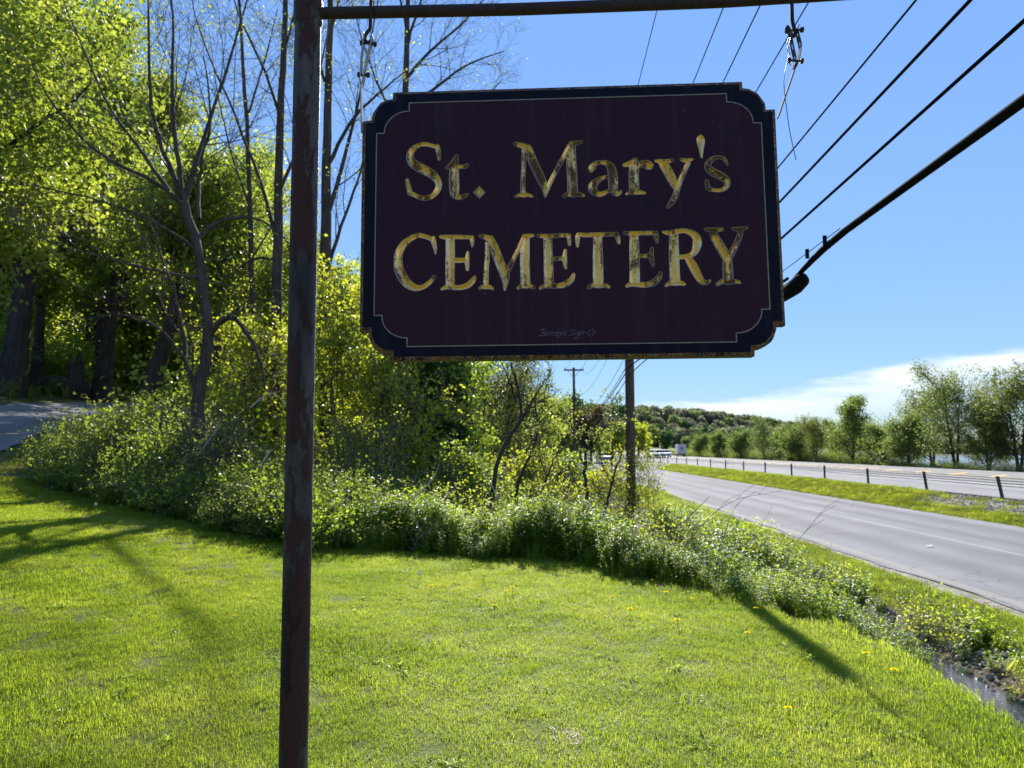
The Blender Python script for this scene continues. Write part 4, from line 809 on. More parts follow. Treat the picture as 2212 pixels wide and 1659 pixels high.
# ------------------------------------------------------------------ weeds and low growth
weeds = [weed_plant(21, .72, 6, 26, .13, .34, M['weed'], flower=M['puff']), weed_plant(22, .62, 6, 30, .10, .45, M['weed']), weed_plant(23, .8, 5, 24, .15, .22, M['weed'], .16, .9), weed_plant(24, .66, 6, 34, .075, .55, M['weed2'], flower=M['puff']), weed_plant(25, .8, 5, 22, .085, .5, M['yellow'], .2), grass_tuft(26, 70, .14, .34, .0045, M['grass'], .9), twig_plant(27, .8, 6, M['yellow'], M['paletwig'], .04, 2, .8)]
P = patch(60000, -7.2, 4.6, 5.0, 17); hyy = hedge_y(np.clip(P[:, 0], -40, 2.7)); u = P[:, 1]-hyy; s_ = P[:, 0]-Cc(P[:, 1])
back = 3.0+1.5*smooth(-2, .5, P[:, 0])-1.6*smooth(1.2, 2.6, P[:, 0])
rag = .22*np.sin(P[:, 0]*2.9)+.16*np.sin(P[:, 0]*7.3+1)
k = (u > rag+.25*rng.random(len(P))) & ((u < back) | ((s_ > 2.2) & (P[:, 1] < 15))) & (s_ < 4.1-.5*smooth(12, 15, P[:, 1])) & (P[:, 1] > 7.4) & (rng.random(len(P)) < .29*(1-.5*smooth(1.0, 3, u)*(P[:, 0] < 2))*(1-.3*smooth(1.5, 2.7, P[:, 0])))
P = P[k]; u = u[k]; n = len(P)
sz = (.75+.45*rng.random(n))*(.55+.45*smooth(-.05, .7, u))*(1+.18*np.sin(P[:, 0]*2.3+np.sin(P[:, 1]*2)))*(1-.42*smooth(.8, 2.7, P[:, 0])*smooth(12, 9, P[:, 1]))
idz = np.where(P[:, 0] < -1.5, rng.choice(7, n, p=[.31, .15, .27, .15, .06, .06, .0]), rng.choice(7, n, p=[.17, .23, .11, .26, .12, .10, .01])); idz = np.where((u < .45) & (rng.random(n) < .3), 5, idz)
scatter('weed_border', addz(P, -.02), sz, rots(n, rng, .14), weeds, 'thick band of knee high green weeds along the far edge of the lawn', idz)
# leafy bank on the left, below the bare tree
bank = [weed_plant(31, 1.0, 7, 34, .085, .6, M['weed2'], .3, .3, .004), weed_plant(32, .85, 7, 34, .10, .5, M['weed'], .3, .3, .004), twig_plant(33, 1.5, 8, M['olive'], M['twig'], .06, 9, .6), twig_plant(34, 1.3, 7, M['weed'], M['twig'], .075, 10, .7)]
P = patch(40000, -17, -2.5, 11, 24); hyy = hedge_y(np.clip(P[:, 0], -40, 2.7)); u = P[:, 1]-hyy; dd = drive_dist(P[:, 0], P[:, 1])
k = (u > .1) & (dd > 3.2+.5*rng.random(len(P))) & (P[:, 0] < -3.2+rng.random(len(P))) & (u < 10) & (P[:, 0] > -10.2) & (rng.random(len(P)) < .34*(1-.45*smooth(2, 6, u)))
P = P[k]; u = u[k]; n = len(P)
sz = (.6+.5*rng.random(n))*(.55+.75*smooth(0, 2.8, u))*(.65+.35*smooth(-10.2, -7, P[:, 0]))
vb = 1106+FV*P[:, 0]/P[:, 1]; lim = np.interp(vb, [-100, 0, 60, 130, 220, 280, 340, 396, 515, 600, 700], [1060, 1045, 1005, 935, 885, 835, 860, 955, 1010, 1035, 1055])   # outline of the bank's leaf canopy
zmax = EYE+(970-lim)/FV*P[:, 1]; hgt = np.maximum(zmax-Hs(P[:, 0], P[:, 1]), .12); sz = np.minimum(sz, hgt/1.15)
scatter('bank_undergrowth', addz(P, -.03), sz, rots(n, rng, .18), bank, 'shaded leafy undergrowth on the bank below the bare tree', rng.choice(4, n, p=[.36, .30, .16, .18]))
# ditch edges
dpl = [weed_plant(41, .42, 6, 26, .09, .5, M['weed']), weed_plant(42, .36, 6, 24, .07, .6, M['dark']), weed_plant(43, .4, 5, 22, .10, .3, M['weed2']), grass_tuft(44, 60, .12, .28, .004, M['grass'], .8), grass_tuft(45, 50, .14, .2, .003, M['straw'], 1.5), twig_plant(46, .45, 7, M['yellow'], M['paletwig'], .035, 4, .9)]
P = patch(5200, 2.6, 5.1, 4.2, 13); P[:, 0] += Cc(P[:, 1]); s_ = P[:, 0]-Cc(P[:, 1])
edge = np.minimum(np.abs(s_-4.62)/.26, np.abs(s_-2.9)/.14+3*smooth(7., 6., P[:, 1]))
k = (rng.random(len(P)) < np.exp(-edge**2)*(.08+.13*smooth(-1, 1, np.sin(P[:, 1]*2.3+s_*1.5)))*(np.where(s_ > 3.7, 1, .55+.6*smooth(6.5, 8.5, P[:, 1]))))
P = P[k]; s_ = s_[k]; n = len(P); idz = np.where(s_ > 3.75, rng.choice(6, n, p=[.26, .27, .17, .06, .12, .12]), rng.choice(6, n, p=[.08, .02, .10, .42, .24, .14]))
scatter('ditch_plants', addz(P, -.01), (.42+.55*rng.random(n))*np.where(s_ < 3.7, .75, 1), rots(n, rng, .2), dpl, 'low plants and dead straw on the edges of the ditch', idz)
P = patch(1300, 2.9, 4.9, 4.2, 10); P[:, 0] += Cc(P[:, 1]); n = len(P)
stn = []
for q in range(3):
    r_ = np.random.default_rng(60+q); a = np.array([(1, 0, 0), (-1, 0, 0), (0, 1, 0), (0, -1, 0), (0, 0, .6), (0, 0, -.6)])*r_.uniform(.7, 1.2, (6, 1))
    stn.append(mk('stone', a*.05, np.array([[0, 2, 4], [2, 1, 4], [1, 3, 4], [3, 0, 4], [2, 0, 5], [1, 2, 5], [3, 1, 5], [0, 3, 5]]), plain('ditch_stone', (.22, .2, .17), .7), linkit=False))
scatter('ditch_pebbles', addz(P, .01), .3+.9*rng.random(n)**2, rots(n, rng, 1.), stn, 'small stones and litter in the bed of the ditch')
P = patch(6000, 13.9, 15.7, 14, 27); P[:, 0] += Cc(P[:, 1]); n = len(P)
scatter('guardrail_gravel', addz(P, .0), .3+.5*rng.random(n)**2, rots(n, rng, 1.), stn, 'loose grey gravel under the nearest guardrail posts')
# wood floor plants under the left trees
P = patch(5200, -60, -3, 19, 70); dd = drive_dist(P[:, 0], P[:, 1]); k = (np.abs(dd) > 2.6) & (P[:, 0]/P[:, 1] > -.85) & (P[:, 0]/P[:, 1] < -.1); P = P[k]; n = len(P)
scatter('woodland_floor_plants', addz(P), .5+.7*rng.random(n)+.5*smooth(30, 60, P[:, 1]), rots(n, rng, .2), weeds[:4], 'patchy green plants on the floor of the wood beside the driveway')
# brush behind the weeds, right of the post
br = [twig_plant(51, 1.6, 9, M['yellow'], M['twig'], .055, 5, .8), twig_plant(52, 1.5, 10, M['olive'], M['twig'], .05, 5, .9), twig_plant(53, 1.4, 9, M['weed'], M['twig'], .06, 7, .8), weeds[3], weeds[1]]
P = patch(2600, -6.5, 5.6, 13.0, 34); P[:, 0] += .0; s_ = P[:, 0]-Cc(P[:, 1]); u = P[:, 1]-hedge_y(np.clip(P[:, 0], -40, 2.7))
k = (u > 2.2) & (s_ < 3.9) & (rng.random(len(P)) < .55*(1-.75*smooth(1.0, 2.6, P[:, 0]))); P = P[k]; n = len(P)
scatter('brush_thicket', addz(P), (.4+.5*rng.random(n))*(1-.55*smooth(.5, 3, P[:, 0])), rots(n, rng, .2), br, 'tangled brush and saplings behind the weeds', rng.choice(5, n, p=[.22, .24, .2, .2, .14]))
P = patch(2300, 35.2, 41, 40, 200); P[:, 0] += Cc(P[:, 1]); n = len(P)
scatter('riverside_brush', addz(P), (.8+.8*rng.random(n))*(.55+.45*smooth(70, 100, P[:, 1]))*(.7+.5*smooth(36, 42, P[:, 0]-Cc(P[:, 1]))), rots(n, rng, .2), br, 'low dark brush under the trees on the far side of the highway', rng.choice(5, n, p=[.1, .34, .26, .2, .1]))

# ------------------------------------------------------------------ left wood: leafy maples and their trunks
GW = 'leafy trees of the wood on the left'
def maple(vx, D, top_vy, cr, nl, seed, r0, label, mat='maple', **k):
    b = PB(vx, D); h = at(vx, top_vy, D)[2]-float(Hs(*b))
    return scatter_tree('maple_tree', label, 'tree', b, h, cr, nl, M[mat], M['darkbark'], seed, r0, GW, **k)
maple(-110, 19.5, -120, 4.6, 33000, 101, .42, 'huge bright maple filling the upper left corner of the view', t0=.28, leaf=.15, jit=.22, n1=15, lean=(.6, 0))
maple(20, 32, 200, 3.8, 20000, 102, .5, 'massive grey trunked maple standing at the grassy bend of the driveway', t0=.45, leaf=.15, lean=(.8, .5))
maple(20, 34, -60, 5.6, 35000, 103, .5, 'tall dark crowned maple behind the driveway with a gap of sky in its limbs', t0=.3, leaf=.17, jit=.28, n1=15, lean=(.8, 0))
maple(215, 37, 150, 5.2, 32000, 104, .42, 'maple at the middle of the driveway bend with a crown reaching the blue sky', t0=.35, leaf=.17, jit=.28, lean=(1.2, 0))
maple(300, 28, 330, 3.6, 22000, 105, .40, 'leaning thick trunked maple beside the end of the driveway', t0=.4, leaf=.14, lean=(2.0, 1.))
maple(460, 33, 330, 4.8, 30000, 106, .3, 'yellow green maple whose round crown rises left of the post', t0=.25, leaf=.15, jit=.25)
maple(585, 30, 470, 4.0, 22000, 107, .25, 'small spreading maple hidden partly by the post', t0=.2, leaf=.14)
maple(180, 46, 300, 5.0, 20000, 108, .34, 'forked black trunked tree deep behind the driveway', t0=.3, leaf=.2, stems=2, mat='maple')
maple(75, 37, 420, 3.6, 14000, 109, .33, 'reddish trunked tree second from the left beside the driveway', t0=.45, leaf=.16)
maple(205, 44, 520, 3.8, 14000, 110, .3, 'slim dark trunk right of the forked tree behind the driveway', t0=.5, leaf=.2, mat='maple')
maple(130, 58, 350, 6.0, 16000, 111, .4, 'shaded tree at the back of the wood seen between the driveway trunks', t0=.15, leaf=.26, mat='weed')
maple(370, 50, 420, 6.0, 18000, 112, .35, 'deep green tree at the back of the wood left of the bare tree', t0=.12, leaf=.24, mat='maple')
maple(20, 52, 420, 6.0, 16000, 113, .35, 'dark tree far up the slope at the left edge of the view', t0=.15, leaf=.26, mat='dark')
maple(520, 48, 560, 5.0, 16000, 114, .3, 'low wide tree at the back of the wood directly left of the post', t0=.1, leaf=.22, mat='maple')
maple(690, 42, 640, 4.4, 16000, 115, .28, 'leafy tree behind the thicket just right of the post', t0=.12, leaf=.2)
# broken stump and fallen log by the driveway
b = PB(157, 35.5); bz = float(Hs(*b)); MBs = MB().tube([(b[0], b[1], bz-.2), (b[0], b[1], bz+.3), (b[0]+.05, b[1], bz+1.6)], [.55, .42, .36], 12)
rg = np.random.default_rng(3)
for q in range(9): a = q*.7; MBs.tube([(b[0]+.05+.27*math.cos(a), b[1]+.27*math.sin(a), bz+1.4), (b[0]+.05+.3*math.cos(a), b[1]+.3*math.sin(a), bz+1.8+rg.random()*.9)], [.12, .01], 5)
tag(MBs.build('broken_stump', M['darkbark'], None, True), 'broken splintered stump among the trunks behind the driveway', 'tree stump')
b = PB(115, 35.5); bz = float(Hs(*b)); tag(MB().tube([(b[0]-1.6, b[1]+1, bz+.35), (b[0]-.4, b[1]+.4, bz+.55), (b[0]+1.5, b[1], bz+.3)], [.42, .48, .36], 12).build('fallen_log', M['darkbark'], None, True), 'thick fallen log lying in shade beside the broken stump', 'log')

# deep wood up the slope: reads as one mass between the nearer trunks
def deep_tree(seed, mat, n=1700, leaf=.42):
    r_ = np.random.default_rng(seed); d_ = nrm(r_.normal(size=(n, 3))); c_ = r_.normal(0, .75, (9, 3))*[2.2, 2.2, 2.4]; p = c_[r_.integers(0, 9, n)]+d_*r_.uniform(.5, 1.5, (n, 1))+[0, 0, 5.]
    V, Q = quads_at(p, r_, leaf, .3, .8); Vt, Qt = tubes(np.array([[[0, 0, -1.], [.1, 0, 3], [0, .1, 7]]]), np.array([[.24, .2, .08]]), 6)
    return mk('wood_tree', np.vstack([V, Vt]), [Q, Qt+len(V)], [mat, M['darkbark']], linkit=False)
dt = [deep_tree(91, M['maple']), deep_tree(92, M['weed']), deep_tree(93, M['maple']), deep_tree(94, M['weed'])]
P = np.column_stack([rng.uniform(-110, -6, 5000), rng.uniform(42, 110, 5000)]); k = (P[:, 0]/P[:, 1] > -.85) & (P[:, 0]/P[:, 1] < -.1) & (rng.random(5000) < .06) & ((np.abs(drive_dist(P[:, 0], P[:, 1])) > 4) | (P[:, 1] > 49)); P = P[k]; n = len(P)
scatter('deep_wood', addz(P, -.5), .8+.6*rng.random(n), rots(n, rng, .06), dt, 'dense shaded wood filling the slope behind the driveway trunks')
us = [twig_plant(95, 2.6, 9, M['maple'], M['twig'], .17, 10, .6, .08), twig_plant(96, 2.2, 9, M['weed'], M['twig'], .16, 10, .7, .08), twig_plant(97, 2.4, 8, M['weed'], M['twig'], .15, 9, .6, .08)]
P = np.column_stack([rng.uniform(-60, -2, 4000), rng.uniform(21, 60, 4000)]); k = (P[:, 0]/P[:, 1] > -.85) & (P[:, 0]/P[:, 1] < -.08) & (rng.random(4000) < .30) & ((drive_dist(P[:, 0], P[:, 1]) > 3.5) | (drive_dist(P[:, 0], P[:, 1]) < -5.5-2*rng.random(4000))); P = P[k]; P = P[(drive_dist(P[:, 0], P[:, 1]) < 0) | (P[:, 1] > 30) | (rng.random(len(P)) < .45)]; n = len(P)
szu = .6+.7*rng.random(n); rt_ = drive_dist(P[:, 0], P[:, 1]) > 0; vb = 1106+FV*P[:, 0]/P[:, 1]; lim = np.interp(vb, [0, 60, 130, 250, 330, 430, 500], [1045, 1005, 955, 885, 815, 720, 620])
szu = np.where(rt_, np.clip((EYE+(970-lim)/FV*P[:, 1]-Hs(P[:, 0], P[:, 1]))/3.0, .05, szu), szu)
scatter('wood_understory', addz(P, -.1), szu, rots(n, rng, .1), us, 'leafy understory saplings between the trunks of the left wood')
# ------------------------------------------------------------------ the bare tree left of the post, with guided limbs
def limb_tree(name, label, cat, D, trunk, limbs, seed, mat, leafm, nleaf, leaf, n2=9, n3=7, n4=3, group=None, l1=.42, l2=.5, rmin=.005, jit=.05, tw='twig', ang=(42, 42, 40), up=(.05, .03, .02)):
    rng = np.random.default_rng(seed); b0 = ground_from(trunk[0][0], D)
    t = empty(name, b0, label, cat, group); lv = []
    def path(pts, n):
        q = np.array([at(vx, vy, D+dd) for vx, vy, dd, *_ in pts]); r = np.array([p[3] for p in pts]); q = catmull(np.column_stack([q, r]), 6)
        i = np.linspace(0, len(q)-1, n); f = i.astype(int).clip(0, len(q)-2); w = (i-f)[:, None]; q = q[f]*(1-w)+q[f+1]*w
        return q[:, :3]+rng.normal(0, .012, (n, 3)), q[:, 3]
    tp, trr = path(trunk, 18); tp[0] = b0-[0, 0, .2]; lv.append((tp[None], trr[None], 9))
    LP, LR = [], []
    for l in limbs: p, r = path(l, 14); LP.append(p); LR.append(r)
    P1, R1 = np.stack(LP), np.stack(LR); lv.append((P1, R1, 6))
    P2, R2 = children(P1, R1, n2, l1, ang[0], up[0], .09, 7, .34, rng, .12, 1, lambda t: 1.1-.6*t, .007); lv.append((P2, R2, 4))
    P3, R3 = children(P2, R2, n3, l2, ang[1], up[1], .11, 5, .45, rng, .15, 1, None, rmin); lv.append((P3, R3, 3)); last = P3
    if n4: P4, R4 = children(P3, R3, n4, .55, ang[2], up[2], .12, 4, .7, rng, .2, 1, None, rmin*.9); lv.append((P4, R4, 3)); last = P4
    wood(lv, 'trunk', mat, t, b0)
    if nleaf:
        sel = last[rng.random(len(last)) < .45]; per = max(1, int(nleaf/len(sel))); V, Q = leaf_quads(sel, rng, per, leaf, jit, .3, .2, .8); mk('crown', V-b0, Q, leafm, t)
    return t
def ground_from(vx, D): x = X_at(vx, D); return np.array([x, D, float(Hs(x, D))])
limb_tree('bare_tree', 'many limbed bare tree with a crooked trunk rising from the leafy bank', 'tree', 14.5,
    [(428, 985, 0, .16), (427, 930, 0, .14), (428, 850, 0, .125), (446, 780, 0, .115), (448, 720, 0, .105), (440, 620, 0, .095), (422, 520, 0, .09), (398, 440, 0, .085)],
    [[(398, 445, 0, .06), (362, 350, .1, .05), (330, 250, .3, .04), (322, 120, .5, .03), (318, -60, .6, .016)],
     [(400, 440, 0, .06), (385, 350, -.2, .05), (372, 230, -.3, .038), (374, 90, -.3, .028), (366, -60, -.4, .016)],
     [(402, 430, 0, .06), (430, 330, .2, .045), (462, 230, .3, .035), (500, 120, .5, .028), (545, -40, .8, .014)],
     [(396, 440, 0, .05), (330, 390, -.3, .04), (220, 335, -.7, .028), (110, 220, -1.0, .018), (50, 100, -1.2, .008)],
     [(380, 430, 0, .045), (300, 320, .3, .036), (230, 220, .5, .026), (160, 60, .6, .016), (120, -50, .8, .008)],
     [(424, 540, 0, .04), (330, 480, -.4, .03), (200, 430, -.8, .02), (60, 400, -1.2, .010), (-60, 380, -1.5, .006)],
     [(436, 600, 0, .04), (360, 590, -.4, .03), (240, 560, -.9, .02), (110, 525, -1.4, .010), (20, 480, -1.6, .006)],
     [(447, 735, 0, .06), (470, 700, -.1, .055), (498, 685, -.2, .05), (530, 715, -.3, .04), (560, 770, -.4, .026), (580, 860, -.5, .012)],
     [(430, 855, 0, .06), (408, 800, -.2, .05), (380, 750, -.4, .04), (330, 700, -.7, .028), (250, 680, -1.0, .018), (175, 690, -1.2, .01)],
     [(404, 800, -.2, .045), (396, 720, -.3, .036), (380, 640, -.5, .026), (340, 520, -.7, .014), (310, 440, -.8, .008)],
     [(424, 520, 0, .05), (470, 480, .3, .04), (540, 470, .6, .03), (600, 500, .8, .018), (650, 560, 1, .008)],
     [(428, 470, 0, .05), (432, 360, .4, .035), (455, 260, .5, .025), (440, 120, .6, .012)]],
    201, M['bark'], M['yellow'], 1900, .055, 10, 7, 2, l1=.36)
GB = 'tall bare trees against the sky'
def tall(vx0, D, pts, r0, seed, label, limbs, **k):
    return limb_tree('bare_tree', label, 'tree', D, [(*p, 0, r) for p, r in zip(pts, np.linspace(r0, r0*.3, len(pts)))], limbs, seed, M['bark'], M['yellow'], k.pop('nl', 1500), .06, k.pop('n2', 9), k.pop('n3', 7), k.pop('n4', 3), GB, **k)
tall(598, 22, [(596, 1000), (597, 700), (600, 480), (606, 250), (616, 60), (622, -150)], .20, 211, 'tall bare tree whose trunk stands just left of the post', 
    [[(598, 520, 0, .07), (560, 380, .3, .055), (500, 230, .6, .04), (440, 90, 1, .025), (400, -60, 1, .012)], [(606, 250, 0, .06), (570, 150, 0, .045), (520, 40, 0, .03), (480, -80, 0, .015)],
     [(602, 420, 0, .06), (650, 300, -.4, .045), (690, 160, -.7, .03), (720, 0, -1, .015)], [(600, 560, 0, .05), (545, 560, .5, .035), (500, 600, .8, .02), (470, 660, 1, .01)], [(612, 130, 0, .05), (640, 0, .2, .03), (660, -120, .3, .014)]])
tall(540, 26, [(548, 1000), (545, 700), (540, 450), (532, 250), (520, 60), (512, -120)], .13, 212, 'slender bare tree farther left of the post with a straight thin trunk',
    [[(540, 450, 0, .05), (500, 330, .3, .035), (470, 200, .6, .022), (450, 60, .8, .012)], [(532, 260, 0, .045), (570, 140, 0, .03), (600, 20, 0, .015)], [(542, 560, 0, .04), (600, 470, .4, .028), (650, 400, .6, .014)]], n2=8)
tall(700, 22, [(703, 1010), (702, 700), (704, 480), (706, 280), (712, 80), (716, -150)], .23, 213, 'tallest thick bare trunk standing just right of the post',
    [[(704, 480, 0, .08), (745, 340, .3, .06), (772, 230, .5, .045), (800, 90, .8, .03), (830, -80, 1, .014)], [(706, 360, 0, .07), (760, 260, -.4, .05), (820, 200, -.8, .03), (880, 150, -1.1, .014)],
     [(703, 600, 0, .07), (740, 480, .4, .05), (775, 380, .7, .035), (800, 300, 1, .018)], [(708, 200, 0, .06), (680, 90, 0, .04), (655, -40, 0, .02)], [(712, 80, 0, .05), (740, -30, 0, .03), (760, -140, 0, .012)], [(702, 700, 0, .06), (760, 640, .4, .04), (820, 640, .8, .025), (880, 690, 1.2, .012)]])
tall(876, 29, [(872, 1000), (872, 700), (874, 450), (876, 200), (880, 60), (884, -120)], .24, 214, 'bare tree with a grey trunk rising directly behind the board',
    [[(876, 170, 0, .08), (930, 110, .3, .06), (1000, 50, .6, .04), (1060, -20, 1, .02)], [(876, 240, 0, .08), (940, 190, 0, .06), (1010, 140, 0, .04), (1090, 110, 0, .018)], [(875, 300, 0, .07), (820, 190, 0, .05), (780, 80, 0, .03), (750, -40, 0, .012)],
     [(878, 100, 0, .07), (910, 0, 0, .045), (940, -100, 0, .02)], [(876, 330, 0, .07), (950, 290, -.5, .05), (1030, 230, -.9, .03), (1085, 170, -1.2, .014)], [(878, 60, 0, .06), (850, -60, 0, .03), (830, -150, 0, .012)]], n2=12, n3=8, nl=300)
# ------------------------------------------------------------------ thicket right of the post
def shrub(vx, D, top_vy, cr, nl, seed, label, mat, leaf, name='shrub', cat='shrub', group=None, r0=.045, stems=4, **k):
    b = PB(vx, D); h = at(vx, top_vy, D)[2]-float(Hs(*b)); k.setdefault('t0', .12)
    return scatter_tree(name, label, cat, b, h, cr, nl, M[mat], M[k.pop('bark', 'twig')], seed, r0, group, leaf=leaf, stems=stems, flr=1.1, sides=(6, 4, 3, 3), **k)
GT = 'shrubs and small trees of the thicket'
shrub(752, 20.5, 560, 2.4, 11000, 301, 'tall airy shrub with fresh yellow leaves immediately right of the post', 'yellow', .10, group=GT, n1=10, n2=7, n3=5, jit=.06)
shrub(838, 19.5, 690, 2.0, 9000, 302, 'yellow leaved shrub under the lower left corner of the board', 'yellow', .095, group=GT, n1=10, n2=7, n3=5, jit=.06)
shrub(780, 15.5, 870, 1.3, 3600, 303, 'low yellow shrub behind the weeds right of the post', 'yellow', .055, group=GT, n1=8, n2=6, n3=4, jit=.05)
shrub(560, 21, 660, 2.1, 8000, 304, 'thin yellow green shrub just left of the post', 'yellow', .09, group=GT, n1=10, n2=7, n3=5, jit=.07)
shrub(480, 13.8, 890, 1.1, 2500, 305, 'small twiggy shrub at the foot of the bare tree', 'olive', .055, group=GT, n1=8, n2=6, n3=4, jit=.05)
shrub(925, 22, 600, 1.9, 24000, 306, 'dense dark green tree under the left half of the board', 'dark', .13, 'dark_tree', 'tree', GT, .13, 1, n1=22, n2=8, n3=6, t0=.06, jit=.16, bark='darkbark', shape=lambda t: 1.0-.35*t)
shrub(985, 24, 700, 2.2, 14000, 307, 'mid green tree right of the dark tree under the board', 'weed', .11, 'small_tree', 'tree', GT, .1, 2, n1=12, jit=.12)
shrub(1040, 27, 700, 2.0, 6000, 308, 'grey twiggy tree with few leaves under the middle of the board', 'olive', .09, 'small_tree', 'tree', GT, .13, 2, n1=12, n4=2, jit=.08, bark='bark')
shrub(1098, 30, 730, 1.9, 6000, 309, 'thin branched tree with bare top twigs left of the far utility pole', 'olive', .09, 'small_tree', 'tree', GT, .13, 2, n1=12, n4=2, jit=.08, bark='bark')
shrub(1142, 42, 845, 2.2, 10000, 310, 'round green tree farther along the thicket below the bare twigs', 'maple', .14, 'small_tree', 'tree', GT, .14, 1, n1=12, jit=.15)
shrub(1070, 40, 800, 2.6, 10000, 311, 'olive leaved tree at the back of the thicket', 'olive', .14, 'small_tree', 'tree', GT, .16, 1, n1=12, jit=.15)
shrub(1015, 17.5, 955, 1.0, 6000, 312, 'rounded bush with a dark hollow under the middle of the board', 'weed', .07, 'bush', 'bush', GT, .03, 5, n1=12, n2=7, n3=5, jit=.06, t0=.05)
shrub(1140, 19, 965, 1.1, 5500, 313, 'rounded yellow green bush behind the leaning saplings', 'yellow', .065, 'bush', 'bush', GT, .03, 5, n1=12, n2=7, n3=5, jit=.06, t0=.05)
shrub(1215, 21, 960, 1.0, 4500, 314, 'green bush between the saplings and the brown utility pole', 'weed', .07, 'bush', 'bush', GT, .03, 5, n1=10, n2=7, n3=5, jit=.06, t0=.05)
shrub(1300, 17.5, 985, .8, 2600, 315, 'straggly yellow bush at the left foot of the brown utility pole', 'yellow', .055, 'bush', 'bush', GT, .02, 5, n1=9, n2=6, n3=4, jit=.05, t0=.05)
shrub(1392, 17.4, 935, .6, 1500, 316, 'vine tangle climbing the right side of the brown utility pole', 'yellow', .055, 'vine_bush', 'vine', GT, .015, 4, n1=10, n2=6, n3=4, jit=.05, t0=.1)
shrub(1343, 18.3, 930, .45, 900, 317, 'vine growing up the left side of the brown utility pole', 'yellow', .05, 'vine_bush', 'vine', GT, .015, 3, n1=10, n2=6, n3=4, jit=.05, t0=.15)
shrub(1440, 9.6, 1085, .55, 500, 318, 'low arching briar with long bare stems near the ditch', 'yellow', .03, 'briar', 'shrub', GT, .008, 6, n1=5, n2=4, n3=3, jit=.03)
GS_ = 'dark leaning saplings of the thicket'
def sapling(D, pts, seed, label, limbs, r=.05):
    return limb_tree('sapling', label, 'sapling', D, [(*p, 0, q) for p, q in zip(pts, np.linspace(r, r*.45, len(pts)))], limbs, seed, M['darkbark'], M['olive'], 260, .05, 7, 6, 2, GS_, l1=.4, rmin=.004)
sapling(14.6, [(1062, 1090), (1072, 1010), (1095, 950), (1125, 905), (1122, 850), (1105, 790)], 401, 'leaning sapling with a dark bent stem below the middle of the board', [[(1126, 900, 0, .03), (1160, 850, .2, .02), (1190, 800, .3, .01)], [(1115, 870, 0, .025), (1100, 820, -.2, .015), (1070, 760, -.3, .008)], [(1110, 930, 0, .025), (1150, 880, .2, .018), (1200, 850, .3, .008)]])
sapling(15.2, [(1112, 1068), (1128, 1020), (1150, 975), (1160, 930), (1155, 860)], 402, 'shorter leaning sapling right of the bent one', [[(1158, 935, 0, .02), (1175, 880, .1, .014), (1180, 820, .2, .007)]], .04)
sapling(12.6, [(1272, 1125), (1266, 1060), (1262, 1000), (1275, 940), (1300, 890)], 403, 'upright dark sapling just left of the brown utility pole', [[(1264, 1010, 0, .02), (1240, 950, .1, .013), (1215, 890, .2, .006)], [(1270, 960, 0, .02), (1310, 920, -.1, .012), (1330, 870, -.2, .006)]], .038)
sapling(12.2, [(1300, 1120), (1318, 1060), (1330, 1010), (1345, 975)], 404, 'small crooked sapling leaning toward the brown utility pole', [[(1322, 1045, 0, .014), (1300, 1000, .1, .009), (1290, 950, .2, .005)]], .026)
sapling(13.2, [(1160, 1110), (1172, 1050), (1195, 1000), (1215, 950)], 405, 'thin pale sapling between the leaning and the upright saplings', [[(1180, 1030, 0, .014), (1165, 980, .1, .009), (1170, 920, .2, .005)]], .024)
# dead sticks poking out of the weeds
GD = 'dead sticks in the weeds'
def stick(D, pts, label, r=.012):
    P = catmull(np.array([at(vx, vy, D+dd) for vx, vy, dd in pts]), 5); tag(MB().tube(P, np.linspace(r, r*.35, len(P)), 6).build('dead_stick', M['paletwig'], None, True), label, 'stick', GD)
stick(11.6, [(1092, 1100, 0), (1068, 1060, .1), (1042, 1010, .2), (1012, 970, .3)], 'long pale stick standing from the weeds under the board')
stick(11.0, [(1295, 1130, 0), (1315, 1090, .1), (1330, 1060, .2)], 'pale broken stick left of the brown utility pole base')
stick(10.6, [(1470, 1140, 0), (1495, 1110, .1), (1530, 1075, .2)], 'pale stick sloping right of the brown utility pole')
stick(11.4, [(880, 1090, 0), (930, 1040, .2), (950, 1000, .3)], 'pale twig behind the weeds below the dark tree')
stick(12.6, [(425, 985, 0), (445, 960, .1), (475, 915, .3)], 'pale dead stick leaning at the foot of the bare tree')
stick(12.2, [(540, 880, 0), (590, 850, .3), (640, 905, .6)], 'arched pale dead branch just left of the post')
stick(12.4, [(560, 1010, 0), (575, 985, .1), (590, 970, .2)], 'short pale stick in the bank left of the post', .016)
def bare_stem(D, pts, label):
    P = catmull(np.array([at(vx, vy, D+dd) for vx, vy, dd in pts]), 6); b = np.array(P[0]); t = MB().tube(P, np.linspace(.0045, .0018, len(P)), 5)
    for k in (8, 12, 15):
        if k < len(P)-1: t.tube(catmull(np.array([P[k], P[k]+[.12, 0, .12], P[k]+[.3, 0, .22]]), 3), [.002]*7, 4)
    tag(t.build('bramble', M['twig'], None, True), label, 'plant stem', 'bare briar stems by the ditch')
bare_stem(8.6, [(1690, 1230, 0), (1715, 1180, .1), (1755, 1130, .2), (1775, 1105, .3)], 'bare forked stem in front of the road right of the ditch weeds')
bare_stem(9.0, [(1480, 1180, 0), (1530, 1120, .1), (1590, 1080, .2), (1690, 1060, .3)], 'long bare arching stem reaching over the road edge')
bare_stem(9.4, [(1560, 1170, 0), (1580, 1110, .1), (1600, 1080, .2)], 'short upright bare stem by the road edge')

